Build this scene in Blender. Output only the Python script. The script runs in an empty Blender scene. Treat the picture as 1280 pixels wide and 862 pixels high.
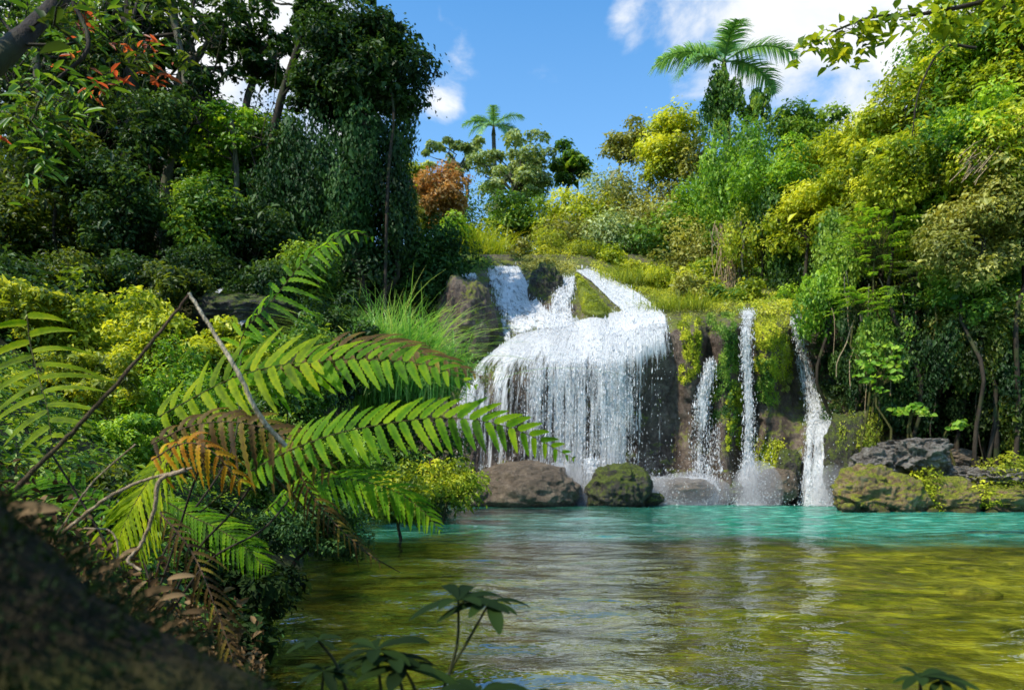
import bpy, bmesh, math, random
import numpy as np
from mathutils import Vector, noise as mnoise
R_ = math.radians
F = 853.33; CAMZ = 1.0; HZ = 596.0; CX = 640.0
scene = bpy.context.scene
COL = scene.collection

def P(px, py, Y):
    return np.array([(px-CX)/F*Y, Y, CAMZ+(HZ-py)/F*Y])
def PV(px, py, Y):
    px = np.asarray(px, float); py = np.asarray(py, float); Y = np.asarray(Y, float)
    return np.stack([(px-CX)/F*Y, Y+0*px, CAMZ+(HZ-py)/F*Y], -1)

# ------------------------------------------------------------------ noise
def _hash(ix, iy, iz, seed):
    h = (ix.astype(np.int64)*374761393 + iy.astype(np.int64)*668265263 + iz.astype(np.int64)*2147483647 + seed*974634777) & 0xffffffff
    h = ((h ^ (h >> 13))*1274126177) & 0xffffffff
    h = ((h ^ (h >> 16))*2246822519) & 0xffffffff
    return ((h ^ (h >> 15)) & 0xffffff)/float(0xffffff)
def vnoise(p, seed=0):
    p = np.asarray(p, float); f = np.floor(p); t = p-f; t = t*t*(3-2*t); i = f.astype(np.int64)
    r = 0
    for dx in (0, 1):
        wx = t[..., 0] if dx else 1-t[..., 0]
        for dy in (0, 1):
            wy = t[..., 1] if dy else 1-t[..., 1]
            for dz in (0, 1):
                wz = t[..., 2] if dz else 1-t[..., 2]
                r = r+wx*wy*wz*_hash(i[..., 0]+dx, i[..., 1]+dy, i[..., 2]+dz, seed)
    return r*2-1
def fbm(p, octv=4, seed=0, gain=.5):
    p = np.asarray(p, float); a = 1.; s = 0; tot = 0
    for o in range(octv):
        s = s+a*vnoise(p+13.7*o, seed+o); tot += a; a *= gain; p = p*2.03
    return s/tot
def ridged(p, octv=4, seed=0):
    p = np.asarray(p, float); a = 1.; s = 0; tot = 0
    for o in range(octv):
        s = s+a*(1-np.abs(vnoise(p+7.1*o, seed+o))*2); tot += a; a *= .5; p = p*2.1
    return s/tot
def nrmz(v):
    return v/np.maximum(np.linalg.norm(v, axis=-1, keepdims=True), 1e-9)
def sstep(a, b, x):
    t = np.clip((x-a)/(b-a), 0, 1); return t*t*(3-2*t)

# ------------------------------------------------------------------ mesh building
class MB:
    def __init__(s): s.v = []; s.f = {}; s.t = []; s.uv = []; s.n = 0; s.hasuv = False
    def add(s, v, faces, tint=.5, uv=None):
        v = np.asarray(v, float).reshape(-1, 3); k = len(v)
        faces = np.asarray(faces, np.int64)
        s.f.setdefault(faces.shape[1], []).append(faces+s.n)
        s.v.append(v); s.n += k
        s.t.append(np.broadcast_to(np.asarray(tint, float), (k,)).copy())
        if uv is None: uv = np.zeros((k, 2))
        else: s.hasuv = True
        s.uv.append(np.asarray(uv, float).reshape(-1, 2))
    def mesh(s, name, smooth=False):
        me = bpy.data.meshes.new(name)
        v = np.concatenate(s.v); t = np.concatenate(s.t); uv = np.concatenate(s.uv)
        me.vertices.add(len(v)); me.vertices.foreach_set('co', v.ravel().astype(np.float32))
        li = []; ls = []; off = 0
        for k, fl in s.f.items():
            f = np.concatenate(fl); li.append(f.ravel()); ls.append(off+np.arange(len(f))*k); off += f.size
        li = np.concatenate(li).astype(np.int32); ls = np.concatenate(ls).astype(np.int32)
        me.loops.add(len(li)); me.loops.foreach_set('vertex_index', li)
        me.polygons.add(len(ls)); me.polygons.foreach_set('loop_start', ls)
        me.update(calc_edges=True)
        a = me.attributes.new('tint', 'FLOAT', 'POINT'); a.data.foreach_set('value', t.astype(np.float32))
        if s.hasuv:
            a = me.attributes.new('flow', 'FLOAT2', 'POINT'); a.data.foreach_set('vector', uv.ravel().astype(np.float32))
        if smooth: me.polygons.foreach_set('use_smooth', np.ones(len(ls), bool))
        me.update(); return me
    def build(s, name, mat, parent=None, smooth=False):
        me = s.mesh(name, smooth); me.materials.append(mat)
        return link(name, me, parent)

def link(name, data, parent=None):
    o = bpy.data.objects.new(name, data); COL.objects.link(o)
    if parent is not None:
        o.parent = parent
        o.matrix_parent_inverse = PINV.get(parent.name, parent.matrix_world.inverted()) if False else o.matrix_parent_inverse
        # geometry is authored in world space: move the child back by the parent's own origin
        l = parent; off = Vector((0, 0, 0))
        while l is not None: off = off+l.location; l = l.parent
        o.location = -off
    return o
PINV = {}
def tag(o, label=None, cat=None, group=None, kind=None):
    if label: o['label'] = label
    if cat: o['category'] = cat
    if group: o['group'] = group
    if kind: o['kind'] = kind
    return o
def thing(name, label, cat, loc, group=None):
    o = bpy.data.objects.new(name, None); COL.objects.link(o)
    o.location = Vector([float(c) for c in loc]); o.empty_display_size = .1
    return tag(o, label, cat, group)
def struct(o, label=None):
    return tag(o, label, None, None, 'structure')

def tube(mb, pts, rad, n=8, tint=.5, cap=True, rough=0, seed=0):
    pts = np.asarray(pts, float); m = len(pts); rad = np.broadcast_to(np.asarray(rad, float), (m,))
    tg = nrmz(np.gradient(pts, axis=0))
    ref = np.array([0, 0, 1.]) if abs(tg[0][2]) < .8 else np.array([1., 0, 0])
    A = np.zeros((m, 3)); a = nrmz(np.cross(tg[0], ref)); 
    for i in range(m):
        a = a-tg[i]*a.dot(tg[i]); a = a/max(np.linalg.norm(a), 1e-9); A[i] = a
    B = np.cross(tg, A); ang = np.linspace(0, 2*np.pi, n, endpoint=False)
    off = A[:, None]*np.cos(ang)[None, :, None]+B[:, None]*np.sin(ang)[None, :, None]
    v = pts[:, None]+off*rad[:, None, None]
    if rough:
        v = v+off*(rad[:, None]*rough*fbm(v*(0.7/max(rad.max(), .01)), 3, seed))[..., None]
    i = np.arange(m-1)[:, None]*n; j = np.arange(n)[None]; j2 = (j+1) % n
    f = np.stack([i+j, i+j2, i+n+j2, i+n+j], -1).reshape(-1, 4)
    mb.add(v.reshape(-1, 3), f, tint)
def spline(cp, n=24):
    cp = np.asarray(cp, float); m = len(cp)
    if m == 2: t = np.linspace(0, 1, n)[:, None]; return cp[0]*(1-t)+cp[1]*t
    e = np.vstack([2*cp[0]-cp[1], cp, 2*cp[-1]-cp[-2]])
    u = np.linspace(0, m-1-1e-6, n); k = u.astype(int); t = (u-k)[:, None]
    a, b, c, d = e[k], e[k+1], e[k+2], e[k+3]
    return .5*((2*b)+(-a+c)*t+(2*a-5*b+4*c-d)*t*t+(-a+3*b-3*c+d)*t**3)
def rngdir(r, n):
    return nrmz(r.normal(size=(n, 3)))
def leaves(mb, pos, nrm, dr, L, W, tint, fold=.25, droop=.15, simple=False):
    n = len(pos); L = np.broadcast_to(L, (n,))[:, None]; W = np.broadcast_to(W, (n,))[:, None]
    nrm = nrmz(nrm); dr = nrmz(dr-nrm*(dr*nrm).sum(-1, keepdims=True)); sd = np.cross(nrm, dr)
    tint = np.broadcast_to(tint, (n,))
    b = pos-dr*L*.5; t = pos+dr*L*.5-nrm*L*droop; up = nrm*W*fold
    if simple:
        v = np.stack([b, pos-dr*L*.04+sd*W*.5+up, t, pos-dr*L*.04-sd*W*.5+up], 1)
        k = np.arange(n)[:, None]*4
        f = np.concatenate([k+np.array([[0, 1, 2]]), k+np.array([[0, 2, 3]])])
        mb.add(v.reshape(-1, 3), f, np.repeat(tint, 4))
    else:
        v = np.stack([b, pos-dr*L*.2+sd*W*.46+up, pos+dr*L*.18+sd*W*.38+up-nrm*L*droop*.4, t,
                      pos+dr*L*.18-sd*W*.38+up-nrm*L*droop*.4, pos-dr*L*.2-sd*W*.46+up], 1)
        k = np.arange(n)[:, None]*6
        f = np.concatenate([k+np.array([[0, 1, 2, 3]]), k+np.array([[0, 3, 4, 5]])])
        mb.add(v.reshape(-1, 3), f, np.repeat(tint, 6))

# ------------------------------------------------------------------ materials
class NT:
    def __init__(s, tree): s.t = tree; s.n = tree.nodes; s.l = tree.links
    def node(s, typ, **kw):
        nd = s.n.new(typ)
        for k, v in kw.items(): setattr(nd, k, v)
        return nd
    def set(s, sock, val):
        if hasattr(val, 'is_linked') or isinstance(val, bpy.types.NodeSocket): s.l.new(val, sock)
        else:
            if isinstance(val, (tuple, list)) and len(val) == 3 and sock.type == 'RGBA': val = (*val, 1)
            sock.default_value = val
    def math(s, op, a, b=None, c=None, clamp=False):
        nd = s.node('ShaderNodeMath', operation=op, use_clamp=clamp)
        s.set(nd.inputs[0], a)
        if b is not None: s.set(nd.inputs[1], b)
        if c is not None: s.set(nd.inputs[2], c)
        return nd.outputs[0]
    def vmath(s, op, a, b=None):
        nd = s.node('ShaderNodeVectorMath', operation=op); s.set(nd.inputs[0], a)
        if b is not None: s.set(nd.inputs[1], b)
        return nd.outputs['Value'] if op in ('DOT_PRODUCT', 'LENGTH') else nd.outputs[0]
    def noise(s, vec, scale=5, detail=4, rough=.5, dist=0, out='Fac', w=None):
        nd = s.node('ShaderNodeTexNoise')
        if vec is not None: s.set(nd.inputs['Vector'], vec)
        nd.inputs['Scale'].default_value = scale; nd.inputs['Detail'].default_value = detail
        nd.inputs['Roughness'].default_value = rough; nd.inputs['Distortion'].default_value = dist
        return nd.outputs[out]
    def ramp(s, fac, stops, interp='LINEAR'):
        nd = s.node('ShaderNodeValToRGB'); nd.color_ramp.interpolation = interp
        e = nd.color_ramp.elements
        while len(e) < len(stops): e.new(.5)
        for el, (p, c) in zip(e, stops):
            el.position = p; el.color = (c, c, c, 1) if not isinstance(c, (tuple, list)) else (*c, 1)
        s.set(nd.inputs[0], fac); return nd.outputs[0]
    def mix(s, f, a, b, mode='MIX'):
        nd = s.node('ShaderNodeMix', data_type='RGBA', blend_type=mode)
        s.set(nd.inputs[0], f); s.set(nd.inputs[6], a); s.set(nd.inputs[7], b); return nd.outputs[2]
    def map(s, v, a, b, c=0., d=1., smooth=False):
        nd = s.node('ShaderNodeMapRange'); nd.clamp = True
        if smooth: nd.interpolation_type = 'SMOOTHSTEP'
        for i, x in enumerate((v, a, b, c, d)): s.set(nd.inputs[i], x)
        return nd.outputs[0]
    def mixsh(s, f, a, b):
        nd = s.node('ShaderNodeMixShader'); s.set(nd.inputs[0], f); s.l.new(a, nd.inputs[1]); s.l.new(b, nd.inputs[2]); return nd.outputs[0]
    def bump(s, h, strength=.5, dist=.1, normal=None):
        nd = s.node('ShaderNodeBump'); nd.inputs['Strength'].default_value = strength; nd.inputs['Distance'].default_value = dist
        s.l.new(h, nd.inputs['Height'])
        if normal is not None: s.l.new(normal, nd.inputs['Normal'])
        return nd.outputs[0]
    def scale(s, vec, sc):
        nd = s.node('ShaderNodeMapping'); s.set(nd.inputs['Vector'], vec); nd.inputs['Scale'].default_value = sc; return nd.outputs[0]
def newmat(name):
    m = bpy.data.materials.new(name); m.use_nodes = True; nt = NT(m.node_tree); nt.n.clear()
    out = nt.node('ShaderNodeOutputMaterial'); return m, nt, out
def principled(nt, col, rough=.6, spec=.5, normal=None, **kw):
    b = nt.node('ShaderNodeBsdfPrincipled'); nt.set(b.inputs['Base Color'], col); nt.set(b.inputs['Roughness'], rough)
    b.inputs['Specular IOR Level'].default_value = spec
    if normal is not None: nt.l.new(normal, b.inputs['Normal'])
    return b.outputs[0]
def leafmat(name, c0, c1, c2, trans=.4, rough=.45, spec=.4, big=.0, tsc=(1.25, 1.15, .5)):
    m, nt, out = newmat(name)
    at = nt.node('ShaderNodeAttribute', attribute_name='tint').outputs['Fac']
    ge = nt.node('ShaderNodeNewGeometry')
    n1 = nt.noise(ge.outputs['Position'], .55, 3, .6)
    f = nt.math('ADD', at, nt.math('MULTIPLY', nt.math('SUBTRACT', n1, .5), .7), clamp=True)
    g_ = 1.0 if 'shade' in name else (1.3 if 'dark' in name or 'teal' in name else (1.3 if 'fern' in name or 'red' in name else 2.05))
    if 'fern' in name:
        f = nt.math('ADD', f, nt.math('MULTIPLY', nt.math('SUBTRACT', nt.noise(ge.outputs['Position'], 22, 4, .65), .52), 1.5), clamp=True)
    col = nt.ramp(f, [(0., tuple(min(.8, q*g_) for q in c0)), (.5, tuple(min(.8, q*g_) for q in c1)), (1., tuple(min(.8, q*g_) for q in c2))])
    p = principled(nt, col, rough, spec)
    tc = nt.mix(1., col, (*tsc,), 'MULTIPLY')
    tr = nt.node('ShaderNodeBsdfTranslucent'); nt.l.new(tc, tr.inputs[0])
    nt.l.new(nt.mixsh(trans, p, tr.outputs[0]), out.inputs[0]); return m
def barkmat(name, c0, c1, moss=(.05, .08, .015), mossf=.3, sc=6):
    m, nt, out = newmat(name)
    ge = nt.node('ShaderNodeNewGeometry'); pos = ge.outputs['Position']
    n = nt.noise(nt.scale(pos, (1, 1, .25)), sc, 6, .65); n2 = nt.noise(pos, sc*.3, 4)
    col = nt.mix(nt.map(n, .35, .65), c0, c1)
    col = nt.mix(nt.math('MULTIPLY', nt.map(n2, .5, .6), mossf), col, moss)
    nt.l.new(principled(nt, col, .85, .2, nt.bump(n, .8, .05)), out.inputs[0]); return m
def rockmat(name, c0, c1, c2, moss0=(.05, .07, .01), moss1=(.22, .24, .03), mossamt=.5, up=.5, sc=1., wet=.3, fold=1.):
    m, nt, out = newmat(name)
    ge = nt.node('ShaderNodeNewGeometry'); pos = ge.outputs['Position']
    n1 = nt.noise(pos, 1.1*sc, 8, .62); n2 = nt.noise(pos, 7*sc, 6, .65); n3 = nt.noise(pos, 28*sc, 4, .6)
    vs = nt.noise(nt.scale(pos, (2.6, 2.6, .35)), 1.6*sc, 5, .6)
    col = nt.ramp(nt.math('ADD', nt.math('MULTIPLY', n1, .6), nt.math('MULTIPLY', n2, .4)), [(.35, c0), (.5, c1), (.68, c2)])
    col = nt.mix(nt.map(vs, .5, .65, 0, .55), col, c0)
    nz = nt.node('ShaderNodeSeparateXYZ'); nt.l.new(ge.outputs['Normal'], nz.inputs[0])
    mm = nt.math('ADD', nt.math('MULTIPLY', nz.outputs[2], up), nt.math('ADD', nt.math('MULTIPLY', nt.noise(pos, 1.7*sc, 6, .7), 1.4), mossamt-1.2))
    mm = nt.math('ADD', mm, nt.math('MULTIPLY', nt.math('SUBTRACT', n2, .5), .8))
    mf = nt.map(mm, 0., .22)
    mcol = nt.ramp(nt.math('ADD', nt.math('MULTIPLY', n3, .5), nt.math('MULTIPLY', n2, .5)), [(.35, moss0), (.62, moss1)])
    col = nt.mix(mf, col, mcol)
    h = nt.math('ADD', nt.math('MULTIPLY', n2, .6), nt.math('ADD', nt.math('MULTIPLY', n3, .35), nt.math('MULTIPLY', vs, .8)))
    sz = nt.node('ShaderNodeSeparateXYZ'); nt.l.new(pos, sz.inputs[0])
    wl = nt.map(nt.math('ADD', sz.outputs[2], nt.math('MULTIPLY', nt.math('SUBTRACT', n2, .5), .25)), .10, .24, .32, 1)
    col = nt.mix(1., col, nt.node('ShaderNodeCombineColor').outputs[0], 'MULTIPLY') if False else nt.mix(nt.math('SUBTRACT', 1., wl), col, (.012, .010, .006))
    rough = nt.map(mf, 0, 1, .75-wet*.45, .95)
    nt.l.new(principled(nt, col, rough, .45, nt.bump(h, 1., .12*fold)), out.inputs[0]); return m

LM = {
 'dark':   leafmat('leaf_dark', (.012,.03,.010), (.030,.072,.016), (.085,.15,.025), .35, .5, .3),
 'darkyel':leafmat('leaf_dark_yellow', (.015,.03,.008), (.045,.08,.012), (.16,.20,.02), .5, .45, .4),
 'teal':   leafmat('leaf_teal', (.012,.035,.010), (.028,.078,.018), (.075,.15,.035), .25, .55, .2),
 'mid':    leafmat('leaf_mid', (.018,.05,.008), (.065,.135,.015), (.20,.27,.03), .4),
 'fresh':  leafmat('leaf_fresh', (.025,.07,.008), (.10,.20,.014), (.26,.36,.03), .45),
 'lime':   leafmat('leaf_lime', (.035,.065,.006), (.17,.22,.012), (.40,.40,.035), .45),
 'yellow': leafmat('leaf_yellow', (.05,.075,.010), (.17,.21,.018), (.36,.36,.045), .5),
 'olive':  leafmat('leaf_olive', (.05,.06,.015), (.14,.15,.03), (.30,.29,.07), .35),
 'pale':   leafmat('leaf_pale', (.05,.08,.03), (.14,.19,.07), (.32,.36,.17), .35),
 'orange': leafmat('leaf_orange', (.10,.08,.02), (.26,.155,.05), (.38,.25,.09), .4, tsc=(1.1,.8,.5)),
 'red':    leafmat('leaf_red', (.20,.05,.02), (.40,.12,.05), (.50,.25,.08), .55, tsc=(1.4,.8,.5)),
 'straw':  leafmat('leaf_straw', (.10,.07,.03), (.30,.23,.11), (.52,.43,.25), .25, tsc=(1,1,.8)),
 'grass':  leafmat('leaf_grass', (.03,.09,.015), (.12,.26,.05), (.34,.46,.14), .4),
 'sil':    leafmat('leaf_shade', (.006,.014,.004), (.014,.032,.007), (.03,.06,.010), .3, .7, .12),  # shade put into the leaf colour, for growth that sun would otherwise light
 'palm':   leafmat('leaf_palm', (.03,.085,.03), (.085,.19,.07), (.26,.38,.17), .35, .35, .6),
 'fern':   leafmat('leaf_fern', (.02,.06,.003), (.10,.25,.006), (.28,.42,.010), .58, .6, .15, tsc=(1.6,1.5,.2)),
 'fernyel':leafmat('leaf_fern_yellow', (.08,.14,.004), (.26,.36,.008), (.52,.52,.012), .6, .6, .15, tsc=(1.5,1.4,.2)),
 'fernbrown': leafmat('leaf_fern_brown', (.03,.018,.006), (.10,.06,.015), (.22,.17,.02), .35, .6, .2, tsc=(1.2,.9,.5)),
 'fernorange': leafmat('leaf_fern_orange', (.10,.04,.006), (.46,.20,.012), (.70,.42,.02), .5, .5, .2, tsc=(1.3,.9,.4)),
 'litter': leafmat('leaf_litter', (.022,.014,.006), (.075,.045,.02), (.22,.15,.075), .15, .8, .1, tsc=(1,.9,.7)),
 'moss':   leafmat('leaf_moss', (.05,.07,.006), (.17,.20,.012), (.36,.36,.03), .3, .8, .1),
}
BM = {
 'pale': barkmat('bark_pale', (.05,.045,.032), (.19,.17,.13), mossf=.6),
 'dark': barkmat('bark_dark', (.018,.014,.010), (.06,.045,.032), mossf=.4),
 'tan':  barkmat('bark_tan', (.26,.17,.09), (.55,.42,.27), mossf=0., sc=30),
 'brown':barkmat('bark_brown', (.06,.035,.02), (.16,.10,.06), mossf=.2, sc=20),
 'bedstone': barkmat('bed_stone', (.12,.12,.015), (.60,.50,.06), moss=(.30,.28,.02), mossf=.6, sc=4),
 'straw': barkmat('stalk_straw', (.42,.32,.18), (.80,.68,.48), mossf=0., sc=30),
 'stem': barkmat('stem_green', (.05,.06,.015), (.12,.10,.03), mossf=0., sc=40),
 'log': barkmat('bark_moss', (.010,.008,.002), (.034,.024,.008), moss=(.035,.038,.003), mossf=.9, sc=9),
}
RM = {
 'cliff': rockmat('rock_cliff', (.035,.024,.018), (.12,.083,.062), (.30,.23,.175), mossamt=.40, up=.35, wet=.6),
 'brown': rockmat('rock_brown', (.06,.045,.03), (.17,.125,.085), (.36,.28,.19), mossamt=.12, up=.15, sc=1.3, wet=.5),
 'dark':  rockmat('rock_dark', (.02,.018,.012), (.06,.05,.04), (.16,.13,.10), moss0=(.03,.045,.008), moss1=(.14,.17,.025), mossamt=.55, up=.3, sc=1.6, wet=.6),
 'grey': rockmat('rock_grey', (.09,.075,.06), (.32,.28,.235), (.62,.57,.50), mossamt=.12, up=-.1, sc=2.2, wet=.0, fold=1.6),
 'mossy': rockmat('rock_mossy', (.10,.06,.025), (.34,.22,.10), (.52,.40,.24), moss0=(.035,.05,.006), moss1=(.36,.36,.03), mossamt=.48, up=.45, sc=1.6, wet=.1),
 'mossbed': rockmat('rock_moss_slope', (.13,.09,.03), (.40,.28,.10), (.55,.42,.2), moss0=(.05,.08,.01), moss1=(.30,.34,.03), mossamt=1.0, up=.3, sc=1.6, wet=.1),
}

# ------------------------------------------------------------------ camera, sun, sky
cam = bpy.data.cameras.new('camera'); co = bpy.data.objects.new('camera', cam); COL.objects.link(co)
co.location = (0, 0, CAMZ); co.rotation_euler = (R_(90), 0, 0)
cam.lens = 24; cam.sensor_width = 36; cam.shift_y = (HZ-431)/1280; cam.clip_start = .05; cam.clip_end = 3000
cam.dof.use_dof = True; cam.dof.focus_distance = 3.6; cam.dof.aperture_fstop = 4.8
scene.camera = co
SUN_EL = 50.0; SAZ = np.array([-.80, -.60])
sd = np.array([*(SAZ/np.linalg.norm(SAZ)*math.cos(R_(SUN_EL))), math.sin(R_(SUN_EL))])
sl = bpy.data.lights.new('sun', 'SUN'); sl.energy = 5.0; sl.angle = R_(.5); sl.color = (1, .93, .79)
so = bpy.data.objects.new('sun', sl); COL.objects.link(so)
so.rotation_euler = Vector((-sd).tolist()).to_track_quat('-Z', 'Y').to_euler(); so.location = (-10, 5, 30)

w = bpy.data.worlds.new('World'); scene.world = w; w.use_nodes = True
nt = NT(w.node_tree); nt.n.clear()
sky = nt.node('ShaderNodeTexSky', sky_type='NISHITA'); sky.sun_disc = False
sky.sun_elevation = R_(SUN_EL); sky.sun_rotation = math.atan2(sd[0], sd[1]); sky.altitude = 300; sky.dust_density = .6; sky.ozone_density = 2.2
tcn = nt.node('ShaderNodeTexCoord'); dv = nt.vmath('NORMALIZE', tcn.outputs['Generated'])
def cdir(px, py):
    v = np.array([(px-CX)/F, 1, (HZ-py)/F]); return tuple((v/np.linalg.norm(v)).tolist())
blob = None
for px, py, r, a in [(985,20,105,1.),(1100,95,85,.95),(1030,115,60,.8),(880,0,50,.85),(815,8,38,.7),(545,60,34,.55),(552,118,22,.5),(250,60,150,.95),(380,80,95,.85),(120,110,120,.8),(1300,40,120,.9),(930,95,60,.5)]:
    c = cdir(px, py); ang = math.atan(r/F)
    d = nt.vmath('DOT_PRODUCT', dv, c)
    f = nt.math('MULTIPLY', nt.map(d, math.cos(ang*1.7), math.cos(ang*.15), 0, 1, smooth=True), a)
    blob = f if blob is None else nt.math('MAXIMUM', blob, f)
szn = nt.node('ShaderNodeSeparateXYZ'); nt.l.new(dv, szn.inputs[0])
gen = nt.math('MULTIPLY', nt.map(szn.outputs[1], -.2, .4, 1, 0), .45)      # broken cloud over the rest of the sky
gen2 = nt.math('MULTIPLY', nt.map(szn.outputs[2], .55, .75), .42)
blob = nt.math('MAXIMUM', blob, nt.math('MAXIMUM', gen, gen2))
dn = nt.noise(nt.scale(dv, (1, 1, 1.7)), 5.5, 9, .58, .3)
cf = nt.map(nt.math('ADD', blob, nt.math('MULTIPLY', nt.math('SUBTRACT', dn, .5), 2.4)), .42, .98, 0, 1, smooth=True)
skyc = nt.node('ShaderNodeHueSaturation'); skyc.inputs['Saturation'].default_value = 1.12; skyc.inputs['Value'].default_value = 2.0
nt.l.new(nt.mix(1., sky.outputs[0], (.74, 1.0, 1.08), 'MULTIPLY'), skyc.inputs['Color'])
ccol = nt.mix(nt.map(dn, .4, .7), (6.4, 6.8, 7.3), (8.2, 8.2, 8.2))
hz_ = nt.map(szn.outputs[2], .12, .62, .42, 0)
mixc = nt.mix(cf, nt.mix(hz_, skyc.outputs[0], (4.6, 5.9, 7.0)), ccol)
bg = nt.node('ShaderNodeBackground'); nt.l.new(mixc, bg.inputs[0]); bg.inputs[1].default_value = .14
nt.l.new(bg.outputs[0], nt.node('ShaderNodeOutputWorld').inputs[0])

scene.view_settings.view_transform = 'Standard'; scene.view_settings.look = 'None'
scene.view_settings.exposure = 0; scene.view_settings.gamma = 1
scene.render.engine = 'CYCLES'; cy = scene.cycles
cy.max_bounces = 8; cy.diffuse_bounces = 3; cy.glossy_bounces = 3; cy.transmission_bounces = 4; cy.transparent_max_bounces = 24
cy.caustics_reflective = False; cy.caustics_refractive = False; cy.use_denoising = True
cy.sample_clamp_indirect = 4; cy.use_adaptive_sampling = True; cy.adaptive_threshold = .02

# ------------------------------------------------------------------ terrain
XL_Y = [-40, 0, 1, 3, 7, 12, 19, 24, 26]; XL_X = [-.9, -.9, -1.0, -1.25, -2.4, -3.1, -3.7, -3.2, -2.5]
def H(x, y):
    x = np.asarray(x, float); y = np.asarray(y, float)
    xl = np.interp(y, XL_Y, XL_X); yf = np.where(x > 9.2, 20.3, 26.2)
    yf = 26.4-6.0*sstep(9.0, 10.0, x-.47*(np.clip(y, 18, 27)-20))
    dl = xl-x; df = y-yf; dr = x-19; dn = -.2-y
    dout = np.maximum(np.maximum(dl, df), np.maximum(dr, dn))
    ins = -dout
    depth = -np.minimum(np.maximum(ins, 0)*.5, .36-.020*np.clip(y, 0, 11))
    depth = depth-sstep(12.5, 15, y+.04*x)*2.6*sstep(0, 2, ins)
    # left bank
    bl = np.clip(dl, 0, None); hl = .25*sstep(0, .4, bl)+np.minimum(bl*.62, 2.2+.13*np.clip(y, 0, 40))+.05*bl
    hl = hl+sstep(20, 27, y)*sstep(.5, 5, bl)*3.2
    hl = hl+sstep(31, 50, y)*sstep(4, 16, bl)*11
    bf = np.clip(df, 0, None)
    plate = 10.2*sstep(3.2, 6.8, bf)+.34*np.clip(bf-6, 0, 60)
    plr = .15*sstep(0, .5, bf)+(.03+.22*sstep(11, 13, x))*np.clip(bf, 0, 3)+7.5*sstep(0, 4.3, bf-2.2-3.8*(1-sstep(11, 13.5, x)))+.6*np.clip(bf-6, 0, 22)
    hf = plate*(1-sstep(7.5, 10.5, x))+plr*sstep(7.5, 10.5, x)
    hr = np.clip(dr, 0, 25)*.6; hn = np.clip(dn, 0, 3)*.15
    out = np.maximum(np.maximum(np.where(dl > 0, hl, 0), np.where(df > 0, hf, 0)), np.maximum(np.where(dr > 0, hr, 0), np.where(dn > 0, hn, 0)))
    far = sstep(90, 220, np.hypot(x, y))
    z = np.where(dout > 0, out, depth)
    z = z*(1-far)+far*14
    z = z+fbm(np.stack([x*.35, y*.35, 0*x], -1), 4, 3)*.35*sstep(0, 2, dout)
    return z+fbm(np.stack([x*1.5, y*1.5, 0*x], -1), 3, 9)*.08
m, nt, out = newmat('jungle_ground')
ge = nt.node('ShaderNodeNewGeometry'); pos = ge.outputs['Position']; sp = nt.node('ShaderNodeSeparateXYZ'); nt.l.new(pos, sp.inputs[0])
n1 = nt.noise(pos, 1.2, 6, .6); n2 = nt.noise(pos, 9, 6, .65); n3 = nt.noise(pos, 2.6, 5, .6, 1.2)
land = nt.ramp(n2, [(.3, (.015,.016,.007)), (.5, (.04,.038,.014)), (.7, (.07,.09,.018))])
land = nt.mix(nt.map(n1, .45, .6), land, (.03, .05, .012))
# the pool bed: yellow green algae over pale stone, with caustic-like light veins painted into its colour
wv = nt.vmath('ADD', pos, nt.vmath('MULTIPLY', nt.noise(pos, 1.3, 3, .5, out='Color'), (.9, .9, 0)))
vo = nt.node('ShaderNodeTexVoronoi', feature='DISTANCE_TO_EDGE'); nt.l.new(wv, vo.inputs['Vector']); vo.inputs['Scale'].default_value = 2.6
caustic_net = nt.map(vo.outputs['Distance'], 0., .14, 1, 0)
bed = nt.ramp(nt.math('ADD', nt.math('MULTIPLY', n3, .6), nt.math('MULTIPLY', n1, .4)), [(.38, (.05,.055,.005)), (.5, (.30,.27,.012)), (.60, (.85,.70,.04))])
bed = nt.mix(nt.math('MULTIPLY', caustic_net, nt.map(n1, .4, .6, 0, .55)), bed, (.85, .78, .12))
bed = nt.mix(nt.map(nt.math('ADD', sp.outputs[0], nt.math('MULTIPLY', sp.outputs[1], .12)), -1.4, .6, .85, 0), bed, (.035, .035, .01))  # bed darkened by the left bank, standing in for the bush's reflection
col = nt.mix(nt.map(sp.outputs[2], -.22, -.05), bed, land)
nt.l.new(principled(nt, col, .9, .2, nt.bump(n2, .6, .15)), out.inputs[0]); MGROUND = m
mb = MB()
def gridmesh(mb, X, Y, Zf, tint=.5):
    gx, gy = np.meshgrid(X, Y); z = Zf(gx, gy); n, mm = gx.shape
    v = np.stack([gx, gy, z], -1).reshape(-1, 3)
    i = (np.arange(n-1)[:, None]*mm+np.arange(mm-1)[None]).ravel()
    mb.add(v, np.stack([i, i+1, i+mm+1, i+mm], -1), tint)
def axis(a, b, core0, core1, st, k=1.13):
    c = list(np.arange(core0, core1, st)); s = st; x = c[-1]; r = []
    while x < b: s *= k; x += s; r.append(x)
    s = st; x = c[0]; l = []
    while x > a: s *= k; x -= s; l.append(x)
    return np.array(l[::-1]+c+r)
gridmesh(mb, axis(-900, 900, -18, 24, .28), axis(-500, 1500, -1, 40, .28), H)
g = mb.build('ground', MGROUND, smooth=True); struct(g)

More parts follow.
